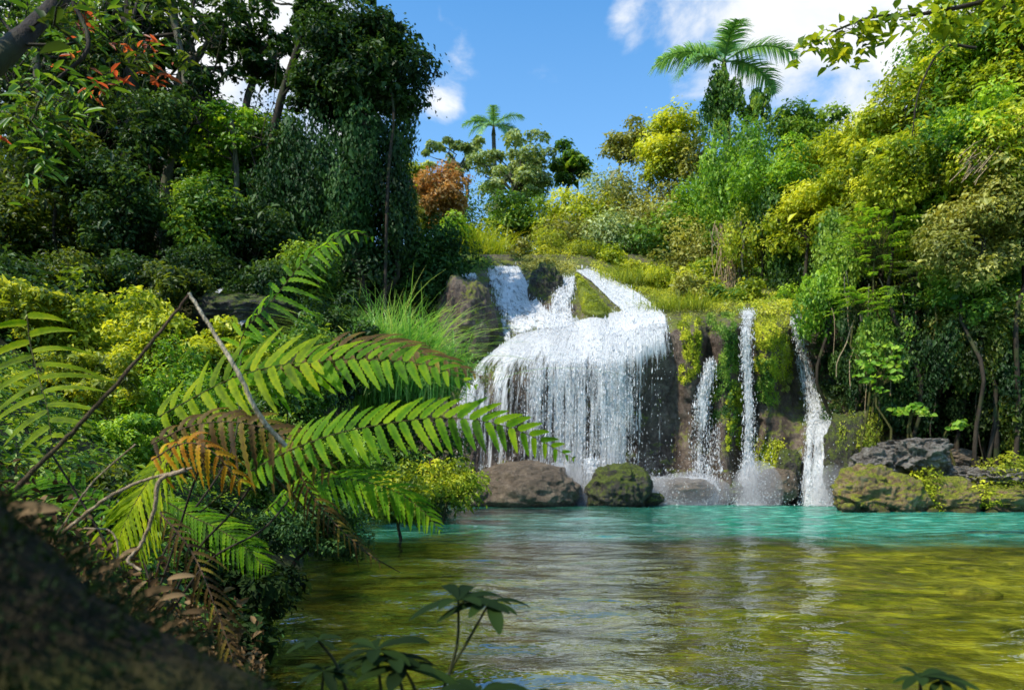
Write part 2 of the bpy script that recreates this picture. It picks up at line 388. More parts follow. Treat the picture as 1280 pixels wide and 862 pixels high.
# ------------------------------------------------------------------ pool water
m, nt, out = newmat('pool_water')
ge = nt.node('ShaderNodeNewGeometry'); pos = ge.outputs['Position']; sp = nt.node('ShaderNodeSeparateXYZ'); nt.l.new(pos, sp.inputs[0])
y_ = nt.math('ADD', sp.outputs[1], nt.math('MULTIPLY', nt.math('SUBTRACT', nt.noise(pos, .45, 5, .6), .5), 5.0))
y_ = nt.math('ADD', y_, nt.math('MULTIPLY', sp.outputs[0], -.02))
deep = nt.map(y_, 9.9, 12.6, 0, 1, smooth=True)
r1 = nt.noise(nt.scale(pos, (1, 1.7, 1)), 2.2, 4, .55, .4); r2 = nt.noise(nt.scale(pos, (1, 1.5, 1)), 9, 3, .5, .2); r3 = nt.noise(nt.scale(pos, (.7, 1.4, 1)), .8, 2, .5)
chop = nt.map(sp.outputs[1], 12, 24, .6, 1.6)
hh = nt.math('ADD', nt.math('MULTIPLY', r3, 1.0), nt.math('ADD', nt.math('MULTIPLY', r1, .42), nt.math('MULTIPLY', nt.math('MULTIPLY', r2, .07), chop)))
bmp = nt.bump(hh, 1., .095)
tv = nt.noise(nt.scale(pos, (1.2, 2.2, 1)), 1.6, 5, .6)
tq = nt.ramp(tv, [(.34, (.008, .13, .085)), (.5, (.025, .30, .20)), (.66, (.20, .60, .43))])
milk = nt.node('ShaderNodeBsdfDiffuse'); nt.l.new(tq, milk.inputs[0]); nt.l.new(bmp, milk.inputs['Normal'])
tr_ = nt.node('ShaderNodeBsdfTransparent'); nt.set(tr_.inputs[0], (.90, .96, .76))
tb_ = nt.node('ShaderNodeBsdfDiffuse'); nt.l.new(bmp, tb_.inputs['Normal'])
tn_ = nt.noise(nt.scale(pos, (1, 1.6, 1)), 1.5, 5, .65, .8)
nt.set(tb_.inputs[0], nt.ramp(tn_, [(.38, (.015, .028, .006)), (.5, (.11, .13, .010)), (.62, (.40, .36, .03))]))
class _T: outputs = [nt.mixsh(.15, tr_.outputs[0], tb_.outputs[0])]
tr = _T
body = nt.mixsh(nt.math('MULTIPLY', deep, .93), tr.outputs[0], milk.outputs[0])
gl = nt.node('ShaderNodeBsdfGlossy'); gl.inputs['Roughness'].default_value = .03; nt.l.new(bmp, gl.inputs['Normal'])
fr = nt.node('ShaderNodeFresnel'); fr.inputs['IOR'].default_value = 1.33; nt.l.new(bmp, fr.inputs['Normal'])
nt.l.new(nt.mixsh(nt.math('MULTIPLY', nt.math('POWER', fr.outputs[0], nt.map(nt.math('SUBTRACT', sp.outputs[0], nt.math('MULTIPLY', sp.outputs[1], .12)), .8, 3.5, .30, .7)), nt.map(nt.math('SUBTRACT', sp.outputs[0], nt.math('MULTIPLY', sp.outputs[1], .12)), 1.2, 4.2, 1., .7)), body, gl.outputs[0]), out.inputs[0]); MWATER = m
def WZ(x, y):
    z = 0
    r = np.random.RandomState(5)
    for i in range(16):
        k = 2*np.pi/(.35*1.22**i); a = r.uniform(-.9, .9)+np.pi/2; amp = .0036*(.35*1.22**i)**.8
        z = z+amp*np.sin(k*(np.cos(a)*x+np.sin(a)*y)+r.uniform(0, 6.28)+1.5*np.sin(.7*x+.3*y+i))
    return z
mb = MB(); gridmesh(mb, np.concatenate([np.linspace(-5.5, -2, 30), np.linspace(-1.95, 4, 170), np.linspace(4.05, 21, 190)]), np.concatenate([np.linspace(-.6, 2, 10), np.linspace(2.05, 12, 260), np.linspace(12.1, 27, 130)]), WZ)
wt = mb.build('water', MWATER, smooth=True); struct(wt)

# ------------------------------------------------------------------ cliff surface (depth field in front-view coordinates)
CP = np.array([
 (500,330,30.5),(540,330,31),(600,326,31.5),(640,322,32.3),(700,324,32.3),(760,330,33),(840,345,33),(920,355,32),(1000,360,31),(1080,370,29),(1130,370,28),
 (540,370,28.4),(590,352,29.3),(560,420,26.8),(620,400,27.8),(605,436,26.4),(560,480,25.2),(540,560,24.8),(545,640,24.5),(500,420,27),(500,560,25.5),(500,650,25),
 (640,345,31),(650,368,29.6),(665,395,28.2),(700,398,27.6),(720,410,26.8),(682,352,29.0),(690,375,28.2),(730,348,30.0),(752,380,27.8),
 (780,365,29.8),(820,380,28.4),(760,400,27.0),(870,380,28.5),
 (596,462,25.4),(640,436,25.5),(690,424,25.4),(750,414,25.4),(800,408,25.5),(840,400,25.9),
 (596,490,24.7),(640,458,24.6),(690,450,24.45),(750,446,24.4),(800,442,24.6),(836,436,25.1),
 (590,650,24.5),(650,650,24.4),(720,650,24.4),(780,650,24.6),(840,650,25.0),(600,540,24.9),(700,520,24.8),(780,520,24.9),(840,520,25.5),
 (870,394,26.1),(910,392,26.1),(960,390,26.1),(1000,392,26.3),(1040,396,26.5),(1090,400,26),(1130,410,25.5),
 (870,430,25.3),(870,520,25.9),(870,610,25.1),(910,430,25.2),(910,520,25.5),(910,610,24.9),(960,430,25.2),(960,520,25.9),(960,610,24.9),
 (1005,450,26.2),(1010,510,25.7),(1020,545,24.7),(1030,620,24.0),(1080,600,23.0),(1080,480,25.2),(1120,560,23),(1120,650,22.6),(1080,650,22.8),(950,655,24.8)], float)
def _tps(r2): return .5*r2*np.log(np.maximum(r2, 1e-6))
_q = CP[:, :2]/100.; _n = len(_q)
_K = _tps(((_q[:, None]-_q[None])**2).sum(-1))+np.eye(_n)*.01
_A = np.zeros((_n+3, _n+3)); _A[:_n, :_n] = _K; _A[:_n, _n] = 1; _A[:_n, _n+1:] = _q; _A[_n, :_n] = 1; _A[_n+1:, :_n] = _q.T
_w = np.linalg.solve(_A, np.concatenate([CP[:, 2], [0, 0, 0]]))
def D0(px, py):
    px = np.asarray(px, float); py = np.asarray(py, float); sh = px.shape
    q = np.stack([px.ravel(), py.ravel()], -1)/100.
    o = np.zeros(len(q))
    for s in range(0, len(q), 20000):
        qq = q[s:s+20000]; o[s:s+20000] = _tps(((qq[:, None]-_q[None])**2).sum(-1)) @ _w[:_n]+_w[_n]+qq @ _w[_n+1:]
    return o.reshape(sh)
def gs(x, c, s): return np.exp(-((x-c)/s)**2)
def DR(px, py):
    """rock depth: smooth field + pillars + knobbly stone"""
    d = D0(px, py)
    body = sstep(396, 412, py)
    d = d-body*(.75*gs(px, 866, 15)*(1-.5*sstep(470, 560, py))+.8*gs(px, 906, 15)+.85*gs(px, 964, 17)*(1-.4*sstep(460, 500, py)))
    d = d+body*(.55*gs(px, 886, 7)+.7*gs(px, 935, 9)+.5*gs(px, 1000, 10)*(1-sstep(500, 540, py)))
    p = PV(px, py, d)
    am = np.where((px > 596) & (px < 850), .20, .40)
    q = p*np.array([1.1, 1.1, .75])
    d = d+am*(fbm(q, 5, 21)*1.1)-.16*ridged(p*np.array([2.2, 2.2, 1.4]), 3, 5)+.10
    curtain = sstep(590, 610, px)*(1-sstep(842, 856, px))*sstep(395, 440, py)
    return d+.22*curtain
px, py = np.meshgrid(np.arange(496, 1136, 1.8), np.concatenate([np.arange(318, 400, 1.8), np.arange(400, 662, 2.)]))
dd = DR(px, py); V = PV(px, py, dd); n, mm = px.shape
i = (np.arange(n-1)[:, None]*mm+np.arange(mm-1)[None]).ravel()
mb = MB(); mb.add(V.reshape(-1, 3), np.stack([i, i+mm, i+mm+1, i+1], -1), .5)
cl = mb.build('cliff', RM['cliff'], smooth=True); tag(cl, 'wet brown rock cliff with mossy pillars that the waterfalls run over', 'cliff')

# ------------------------------------------------------------------ falling water
def fallmat(name, su=5., sv=.55, fine=1., bright=.97):
    m, nt, out = newmat(name)
    fl = nt.node('ShaderNodeAttribute', attribute_name='flow').outputs['Vector']
    dens = nt.node('ShaderNodeAttribute', attribute_name='tint').outputs['Fac']
    a = nt.noise(nt.scale(fl, (su, sv, 1)), 1., 5, .62, .25)
    b = nt.noise(nt.scale(fl, (su*5, sv*9*fine, 1)), 1., 3, .6, .3)
    c = nt.noise(nt.scale(fl, (su*1.6, sv*3.2, 1)), 1., 4, .65, .5)
    v = nt.math('ADD', nt.math('MULTIPLY', a, 1.0), nt.math('ADD', nt.math('MULTIPLY', b, .60), nt.math('MULTIPLY', c, .65)))
    th = nt.map(dens, 0, 1, 1.62, .76)
    al = nt.map(v, nt.math('SUBTRACT', th, .10), nt.math('ADD', th, .20))
    al = nt.math('MULTIPLY', al, nt.map(dens, 0, .08))
    h = nt.math('ADD', b, a)
    bm = nt.bump(h, 1., .12)
    df = nt.node('ShaderNodeBsdfDiffuse'); nt.set(df.inputs[0], (bright, bright*1.0, bright*1.01)); nt.l.new(bm, df.inputs['Normal'])
    tl = nt.node('ShaderNodeBsdfTranslucent'); nt.set(tl.inputs[0], (.95, .96, .97))
    gl = nt.node('ShaderNodeBsdfGlossy'); gl.inputs['Roughness'].default_value = .25; nt.l.new(bm, gl.inputs['Normal'])
    s = nt.mixsh(.22, df.outputs[0], tl.outputs[0]); s = nt.mixsh(.10, s, gl.outputs[0])
    tr = nt.node('ShaderNodeBsdfTransparent')
    nt.l.new(nt.mixsh(al, tr.outputs[0], s), out.inputs[0]); return m
MFALL = fallmat('falling_water', 6.5, .34, .6)
MSLIDE = fallmat('sliding_water', 3.2, .9, .6)
m, nt, out = newmat('water_drops')
df = nt.node('ShaderNodeBsdfDiffuse'); nt.set(df.inputs[0], (.92, .93, .95)); tl = nt.node('ShaderNodeBsdfTranslucent'); nt.set(tl.inputs[0], (.9, .93, .96))
nt.l.new(nt.mixsh(.4, df.outputs[0], tl.outputs[0]), out.inputs[0]); MDROP = m

def sheet(mb, Lp, Rp, off=.14, nu=60, nv=80, dens=None, free=False, seed=0, wob=.05, uoff=0):
    Lc = spline(np.array([(a, b, 0) for a, b in Lp]), nv)[:, :2]; Rc = spline(np.array([(a, b, 0) for a, b in Rp]), nv)[:, :2]
    s = np.linspace(0, 1, nu)[None, :, None]
    q = Lc[:, None]*(1-s)+Rc[:, None]*s; px = q[..., 0]; py = q[..., 1]
    d = D0(px, py)
    if free: d = np.minimum.accumulate(d, 0)-0*d
    p = PV(px, py, d-off)
    wv = fbm(p*np.array([1.2, 1.2, .25]), 3, seed+40)*wob*3+fbm(p*np.array([5, 5, .7]), 2, seed+41)*wob
    p = PV(px, py, d-off+wv)
    ln = np.concatenate([[0], np.cumsum(np.linalg.norm(np.diff(p[:, nu//2], axis=0), axis=1))])
    wd = np.linalg.norm(p[:, -1]-p[:, 0], axis=-1).mean()
    uv = np.stack([np.broadcast_to(s[..., 0]*wd+uoff+seed*3.3, px.shape), np.broadcast_to(ln[:, None], px.shape)], -1)
    T = np.broadcast_to(np.linspace(0, 1, nv)[:, None], px.shape); S = np.broadcast_to(s[..., 0], px.shape)
    t = dens(px, py, S, T) if dens else .7+0*px
    t = t+.42*fbm(p*np.array([2.2, 1.5, .9])+seed, 3, 60)*np.clip(t*2, 0, 1)*(.35+.65*(np.abs(px-735) > 125))
    i = (np.arange(nv-1)[:, None]*nu+np.arange(nu-1)[None]).ravel()
    mb.add(p.reshape(-1, 3), np.stack([i, i+nu, i+nu+1, i+1], -1), np.clip(t, 0, 1).ravel(), uv.reshape(-1, 2))
    return p, t
def edge(S, k=.12): return sstep(0, k, S)*(1-sstep(1-k, 1, S))
def drops(mb, pos, ln, wd, r):
    n = len(pos); k = np.arange(n)[:, None]*5
    a = r.uniform(0, 6.28, n); e1 = np.stack([np.cos(a), np.sin(a), 0*a], -1)*wd[:, None]; e2 = np.stack([-np.sin(a), np.cos(a), 0*a], -1)*wd[:, None]
    tilt = r.normal(size=(n, 3))*.12; up = (np.array([0, 0, 1.])+tilt)*ln[:, None]
    v = np.stack([pos-up*.5, pos+e1-up*.15, pos+e2*.87-e1*.5-up*.15, pos-e2*.87-e1*.5-up*.15, pos+up*.5], 1)
    f = np.concatenate([k+np.array([t]) for t in ([0,2,1],[0,3,2],[0,1,3],[4,1,2],[4,2,3],[4,3,1])])
    mb.add(v.reshape(-1, 3), f, .5)
def sprinkle(mb, p, t, n, seed, size=.012, spread=.12, long=5.0):
    r = np.random.RandomState(seed); nv, nu = t.shape
    w = np.clip(t, 0, 1)*np.linspace(.35, 1, nv)[:, None]; w = (w/w.sum()).ravel()
    ix = r.choice(nv*nu, n, p=w); iy, ix = ix//nu, ix % nu
    pos = p[iy, ix]+r.normal(size=(n, 3))*np.array([spread*.5, spread, spread*.8])
    # gather into strings so the drops fall in threads
    pos[:, 0] += .035*np.sin(pos[:, 0]*60+seed)
    s = size*r.lognormal(0, .45, n)
    drops(mb, pos, s*long*r.uniform(.7, 2.2, n), s, r)

def waterfall(name, label, cat, parts, nd, seed, mat=MFALL, size=.012, group=None, spread=.08):
    """parts: list of kwargs for sheet()"""
    mb = MB(); store = []
    for k, kw in enumerate(parts): store.append(sheet(mb, seed=seed+k, **kw))
    c = store[0][0].reshape(-1, 3); loc = c.mean(0); loc[2] = c[:, 2].min()
    t = thing(name, label, cat, loc, group)
    mb.build('water_sheet', mat, t, smooth=True)
    if nd:
        mb = MB()
        for k, (p, d) in enumerate(store): sprinkle(mb, p, d, nd//len(store), seed+k*7, size, spread)
        o = mb.build('falling_drops', MDROP, t); tag(o, kind='stuff')
    return t

def dmain(px, py, S, T):
    d = .52+.20*gs(px, 735, 45)-.05*gs(px, 668, 14)*sstep(450, 520, py)
    d = d+.22*gs(px, 770, 14)+.10*gs(px, 640, 22)+.12*gs(px, 700, 10)
    d = d-.34*sstep(798, 808, px)*sstep(425, 470, py)-.14*sstep(830, 845, px)
    d = d+.5*(1-sstep(425, 462, py))                     # the apron above the drop is nearly solid white
    fade = .12*sstep(470, 600, py)*(1-gs(px, 770, 25))
    q = np.stack([px*.16+py*.004, py*.006, 0*px], -1); st = vnoise(q, 3)*.5+vnoise(q*np.array([2.7, 1.5, 1]), 6)*.5
    return (d-fade+st*.55*sstep(435, 500, py))*sstep(0, .02, S)*(1-sstep(.90+.07*vnoise(np.stack([py*.05, py*0, py*0], -1), 9), 1, S))*(1-sstep(.985, 1, T))
main_parts = [dict(Lp=[(655,412),(612,440),(586,466),(570,500),(562,565),(556,640)], Rp=[(816,376),(838,392),(847,425),(851,480),(852,550),(850,640)], off=.16, nu=230, nv=150, dens=lambda a, b, c, d: dmain(a, b, c, d)*sstep(0, .07, d), free=True),
              dict(Lp=[(652,446),(650,470),(650,530),(652,640)], Rp=[(800,440),(802,470),(802,540),(800,640)], off=.34, nu=120, nv=90, dens=lambda px, py, S, T: (.44+.18*gs(px, 770, 16)+.1*gs(px, 715, 16))*sstep(0, .12, T)*edge(S, .08)*(1-sstep(.97, 1, T)), free=True)]
waterfall('waterfall', 'broad white main curtain of water pouring over the rounded lip', 'waterfall', main_parts, 12000, 1, size=.0085, spread=.08)
waterfall('cascade', 'white cascade tumbling down the upper left channel above the main curtain', 'cascade',
  [dict(Lp=[(606,330),(607,350),(614,378),(624,402),(634,436)], Rp=[(650,330),(668,360),(690,388),(716,398),(735,412)], nu=70, nv=80, off=.22, dens=lambda px, py, S, T: (.74+.16*S-.25*gs(S, .12, .12)*gs(T, .6, .3))*edge(S, .14)*sstep(0, .04, T)*(1-sstep(.8, 1, T))),
   dict(Lp=[(696,346),(692,362),(686,380),(680,400),(676,420)], Rp=[(722,340),(720,362),(716,384),(722,402),(735,420)], nu=36, nv=60, off=.22, dens=lambda px, py, S, T: .78*edge(S, .2)*sstep(0, .08, T)*(1-sstep(.8, 1, T)))],
  5000, 11, MSLIDE, size=.011)
waterfall('cascade', 'bright white chute sliding down right of the green moss triangle', 'cascade',
  [dict(Lp=[(716,336),(738,352),(760,374),(776,394),(745,418),(712,436)], Rp=[(730,333),(770,350),(800,366),(824,384),(838,400),(842,424)], nu=90, nv=80, off=.24, dens=lambda px, py, S, T: (.95+.05*T)*edge(S, .09)*sstep(0, .05, T)*(1-sstep(.72, 1, T)))],
  2500, 17, MSLIDE, size=.011)
waterfall('cascade', 'thin film of water over the dark left shoulder rock', 'cascade',
  [dict(Lp=[(562,342),(552,354),(546,376),(544,400)], Rp=[(600,338),(606,352),(604,378),(600,402)], nu=40, nv=50, off=.75, dens=lambda px, py, S, T: (.72-.25*T)*edge(S, .25)*sstep(0, .1, T)*(1-sstep(.7, 1, T))),
   dict(Lp=[(622,388),(624,410),(628,436)], Rp=[(634,390),(640,412),(644,438)], nu=16, nv=30, off=.25, dens=lambda px, py, S, T: .6*edge(S, .3)*(1-sstep(.8, 1, T)))],
  0, 23, MSLIDE)
thin = [
 ('thin fall fanning out between the two left mossy pillars', [dict(Lp=[(884,448),(876,466),(864,500),(858,560),(858,606)], Rp=[(893,448),(896,466),(894,500),(894,560),(896,606)], nu=40, nv=80, off=.55, dens=lambda px, py, S, T: (.82-.36*T)*edge(S, .4)*sstep(0, .06, T), free=True)], 3000),
 ('tall narrow fall dropping straight down between two mossy pillars', [dict(Lp=[(924,388),(925,402),(922,440),(926,500),(924,560),(914,630)], Rp=[(947,388),(945,402),(944,440),(946,500),(948,560),(958,630)], nu=44, nv=100, off=.5, dens=lambda px, py, S, T: (.92-.16*gs(T, .55, .25)+.22*sstep(.8, 1, T)-1.1*np.abs(S-.45)*gs(T, .5, .35))*edge(S, .38), free=True)], 4000),
 ('ragged rightmost fall that breaks on a ledge and splashes to the pool', [dict(Lp=[(987,392),(990,420),(994,460),(1002,500),(1004,530)], Rp=[(1001,392),(1008,420),(1018,460),(1030,500),(1036,530)], nu=40, nv=70, off=.4, dens=lambda px, py, S, T: (.66-.10*T)*edge(S, .3)),
    dict(Lp=[(1008,512),(1002,540),(996,580),(994,632)], Rp=[(1044,514),(1042,540),(1044,580),(1044,632)], nu=44, nv=60, off=.35, dens=lambda px, py, S, T: (.84-.12*T+.1*gs(S, .7, .3))*edge(S, .22)*sstep(0, .08, T))], 4500),
 ('faint trickle dripping down the brown rock right of the main curtain', [dict(Lp=[(880,520),(882,560),(884,622)], Rp=[(908,520),(910,560),(914,622)], nu=20, nv=50, off=.75, dens=lambda px, py, S, T: .38*edge(S, .3)*sstep(0, .2, T), free=True)], 700)]
for k, (lb, pr, nd) in enumerate(thin): waterfall('waterfall', lb, 'waterfall', pr, nd, 31+10*k, size=.0085)

# splash foam on the pool and low cascades at the foot
m, nt, out = newmat('foam')
ge = nt.node('ShaderNodeNewGeometry'); pos = ge.outputs['Position']; dens = nt.node('ShaderNodeAttribute', attribute_name='tint').outputs['Fac']
v = nt.math('ADD', nt.noise(nt.scale(pos, (1, 1.5, 1)), 2.2, 6, .65, .5), nt.math('MULTIPLY', nt.noise(pos, 16, 4, .6), .6))
th = nt.map(dens, 0, 1, 1.35, .45)
al = nt.math('MULTIPLY', nt.map(v, nt.math('SUBTRACT', th, .08), nt.math('ADD', th, .12)), .9)
df = nt.node('ShaderNodeBsdfDiffuse'); nt.set(df.inputs[0], (.88, .91, .92)); tr = nt.node('ShaderNodeBsdfTransparent')
nt.l.new(nt.mixsh(al, tr.outputs[0], df.outputs[0]), out.inputs[0])
gx, gy = np.meshgrid(np.linspace(-2.6, 12.3, 260), np.linspace(21.5, 25.6, 70))
t = np.zeros_like(gx)
for cx_, cy_, a, b, k in [(-.5,24.2,1.6,1.0,.55),(1.5,24.1,2.2,1.2,.8),(3.6,24.2,1.6,1.1,.95),(6.0,24.4,1.2,.9,.75),(8.55,24.4,1.0,1.3,1.),(11.0,23.4,1.0,1.0,.95),(7.3,24.6,4,.6,.6)]:
    t = np.maximum(t, k*np.exp(-((gx-cx_)/a)**2-((gy-cy_)/b)**2))
t = t*sstep(21.5, 22.3, gy)*sstep(-2.6, -1.5, gx)*(1-sstep(11.5, 12.3, gx))
mb = MB(); i = (np.arange(69)[:, None]*260+np.arange(259)[None]).ravel()
mb.add(np.stack([gx, gy, WZ(gx, gy)+.03+.06*t*fbm(np.stack([gx*3, gy*3, 0*gx], -1), 3, 8)], -1).reshape(-1, 3), np.stack([i, i+1, i+261, i+260], -1), t.ravel())
o = mb.build('foam', m, smooth=True); tag(o, 'white foam spreading on the turquoise pool under the falls', 'foam', None, 'stuff')
r = np.random.RandomState(77); mb = MB()
for cx_, cy_, sx, hh, n in [(1.2,24.1,1.9,.7,4200),(3.9,24.0,1.1,1.0,5000),(6.1,24.2,1.1,.8,3000),(8.6,24.1,.5,1.2,3600),(11.05,23.2,.5,1.2,3600),(5.2,24.1,.9,.6,2600)]:
    p = np.stack([r.normal(cx_, sx, n), r.normal(cy_, .35, n), np.abs(r.exponential(hh*.4, n))], -1); s = .010*r.lognormal(0, .5, n)
    drops(mb, p, s*2, s, r)
o = mb.build('spray', MDROP); tag(o, 'fine white spray thrown up where the falls meet the pool', 'spray', None, 'stuff')

# ------------------------------------------------------------------ boulders
def boulder(name, label, cat, px, py, Y, rx, ry, mat, seed, deep=None, sub=5, amp=.22, group=None, flat=.0, parent=None, rdg=.15, frq=1.6, yb=None):
    sub = 6 if sub == 5 else sub
    bm = bmesh.new(); bmesh.ops.create_icosphere(bm, subdivisions=sub, radius=1)
    v = np.array([x.co[:] for x in bm.verts]); f = np.array([[q.index for q in t.verts] for t in bm.faces]); bm.free()
    c = P(px, py, Y); k = Y/F; S = np.array([rx*k, (deep if deep else rx*k*.8), ry*k])
    p = v*1.
    d = 1-.05*np.abs(vnoise(v*frq*4+seed, seed+8))-.03*np.abs(vnoise(v*frq*9+seed, seed+9))+amp*fbm(v*frq+seed*5.1, 5, seed)*1.6+rdg*(ridged(v*frq*1.6+seed*2.3, 4, seed+3)-.5)
    p = p*d[:, None]; p = np.sign(p)*np.abs(p)**(.93)
    if flat: p[:, 2] = np.where(p[:, 2] > flat, flat+(p[:, 2]-flat)*.35, p[:, 2])
    mb = MB(); mb.add(p*S+c, f, .5); me = None
    o = mb.build(name, mat, parent, smooth=True)
    if parent is None:
        ctr = Vector(c.tolist()); o.data.transform(__import__('mathutils').Matrix.Translation(-ctr)); o.location = ctr
        tag(o, label, cat, group)
    return o
boulder('boulder', 'big smooth brown boulder with hollow at the foot of the main curtain', 'boulder', 655, 616, 23.6, 76, 38, RM['brown'], 3, deep=1.4, amp=.13, rdg=.08)
boulder('boulder', 'low brown rock at waterline left of the big smooth boulder', 'boulder', 604, 622, 23.2, 36, 20, RM['brown'], 4, deep=.8)
boulder('boulder', 'dark round wet boulder with green moss in front of the curtain', 'boulder', 772, 612, 23.2, 42, 36, RM['dark'], 6, deep=1.1, amp=.14)
boulder('boulder', 'small dark wet rock just right of the dark round boulder', 'boulder', 812, 624, 23.4, 18, 10, RM['dark'], 7)
boulder('boulder', 'brown rock washed by foam right of the main curtain', 'boulder', 856, 612, 24.3, 34, 16, RM['brown'], 8)
boulder('boulder', 'small flat rock in foam under the fanning fall', 'boulder', 826, 606, 24.6, 18, 10, RM['brown'], 18)
boulder('boulder', 'rounded brown rock at the foot of the tall narrow fall', 'boulder', 972, 608, 24.2, 24, 24, RM['brown'], 9, amp=.12)
boulder('boulder', 'mossy slanting ledge rock left of the rightmost fall', 'boulder', 986, 590, 24.5, 15, 30, RM['dark'], 10)
boulder('boulder', 'small brown rock at the foot of the second mossy pillar', 'boulder', 908, 614, 24.6, 20, 16, RM['dark'], 19)
boulder('boulder', 'dark mossy outcrop right of the rightmost fall', 'boulder', 1064, 570, 23.2, 32, 62, RM['dark'], 11)
boulder('boulder', 'grey pitted limestone block highest on the right bank', 'boulder', 1144, 566, 20.8, 38, 26, RM['grey'], 12, amp=.3, rdg=.4, frq=2.2, flat=.5)
boulder('boulder', 'yellow mossy boulder with tan base at the pool corner', 'boulder', 1080, 616, 19.8, 40, 34, RM['mossy'], 13, amp=.26, rdg=.28)
boulder('boulder', 'yellow mossy boulder right of the pool corner with dark overhang', 'boulder', 1124, 622, 19.6, 34, 28, RM['mossy'], 14, amp=.28)
boulder('boulder', 'grey pitted rock behind the yellow mossy corner boulder', 'boulder', 1092, 580, 20.8, 32, 20, RM['grey'], 15, amp=.3, rdg=.35, frq=2)
boulder('boulder', 'grey weathered rock at the right end of the rocky bank', 'boulder', 1244, 600, 20.5, 40, 15, RM['grey'], 16, amp=.3, rdg=.4, frq=2.4)
boulder('boulder', 'grey rock low between mossy stones on the right bank', 'boulder', 1196, 596, 20.8, 26, 13, RM['grey'], 22, amp=.3, rdg=.4, frq=2.4)
boulder('boulder', 'broad mossy bank stone at the right edge waterline', 'boulder', 1256, 626, 19.9, 52, 22, RM['mossy'], 17, amp=.3)
boulder('boulder', 'mossy stone in the middle of the right bank waterline', 'boulder', 1186, 624, 20.0, 44, 24, RM['mossy'], 23, amp=.3)
boulder('boulder', 'reddish brown rock in shade under the right bank trees', 'boulder', 1196, 574, 22, 26, 14, RM['brown'], 20)
for k, (px, py, rx) in enumerate([(1060,634,9),(1104,640,8),(1142,643,10),(1166,640,7),(1206,641,14),(1240,643,9)]):
    boulder('stone', 'small tan stone at the waterline of the right bank', 'stone', px, py, 19.2, rx, 6, RM['mossy'], 50+k, sub=3, group='small stones along the right waterline')
mb = MB(); nv_, nu_ = 60, 40; T_ = np.linspace(0, 1, nv_)[:, None]; S_ = np.linspace(0, 1, nu_)[None]
lx = 717+8*T_; rx_ = 722+56*T_; qx = lx*(1-S_)+rx_*S_; qy = 339+(57+4*np.sin(S_*3.1))*T_+4*S_*T_
bl_ = (np.sin(np.pi*S_)**.5)*np.minimum(1, (1-T_)*6)**.5*np.minimum(1, T_*8)**.5
p_ = PV(qx, qy, D0(qx, qy)+.5-1.15*bl_+.25*(1-bl_)); p_ = p_+(fbm(p_*2.2, 4, 4)*.14)[..., None]*np.array([0, -1, .5])
i = (np.arange(nv_-1)[:, None]*nu_+np.arange(nu_-1)[None]).ravel(); mb.add(p_.reshape(-1, 3), np.stack([i, i+nu_, i+nu_+1, i+1], -1), .5)
o = mb.build('mossy_rock', RM['mossbed'], smooth=True); tag(o, 'green and yellow moss covered wedge of rock beside the white chute', 'rock')
boulder('boulder', 'dark knobbly rock between the two upper channels', 'boulder', 683, 364, 28.9, 20, 33, RM['dark'], 25, amp=.3)
boulder('boulder', 'smooth dark purple brown rock shoulder left of the cascades', 'boulder', 582, 412, 26.9, 38, 66, RM['cliff'], 26, deep=1.6, amp=.15)
# small stream far left
st = boulder('boulder', 'flat wet rock in the side stream beyond the shrubs', 'boulder', 305, 392, 22, 62, 28, RM['dark'], 27, flat=.5)
mb = MB(); r = np.random.RandomState(3)
def rib(mb, cp, w, dens, n=40, nu=12, seed=0):
    c = spline(np.array([P(*q) for q in cp]), n); s = np.linspace(-.5, .5, nu)
    tg = nrmz(np.gradient(c, axis=0)); sdv = nrmz(np.cross(tg, [0, -.6, .8])); v = c[:, None]+sdv[:, None]*s[None, :, None]*w
    v = v+fbm(v*3, 2, seed)[..., None]*.05
    ln = np.linspace(0, np.linalg.norm(np.diff(c, axis=0), axis=1).sum(), n)
    uv = np.stack(np.broadcast_arrays(s[None]*w+seed, ln[:, None]), -1); t = dens*edge(np.broadcast_to(s[None]+.5, (n, nu)), .3)
    i = (np.arange(n-1)[:, None]*nu+np.arange(nu-1)[None]).ravel()
    mb.add(v.reshape(-1, 3), np.stack([i, i+nu, i+nu+1, i+1], -1), t.ravel(), uv.reshape(-1, 2))
rib(mb, [(278,360,22.5),(262,372,21.4),(244,384,21)], .34, .8, seed=2); rib(mb, [(318,388,21.3),(300,402,20.8),(285,418,20.4)], .7, .6, seed=5)
o = mb.build('cascade', MSLIDE, smooth=True); tag(o, 'short white rush of water over the side stream rock at left', 'cascade')

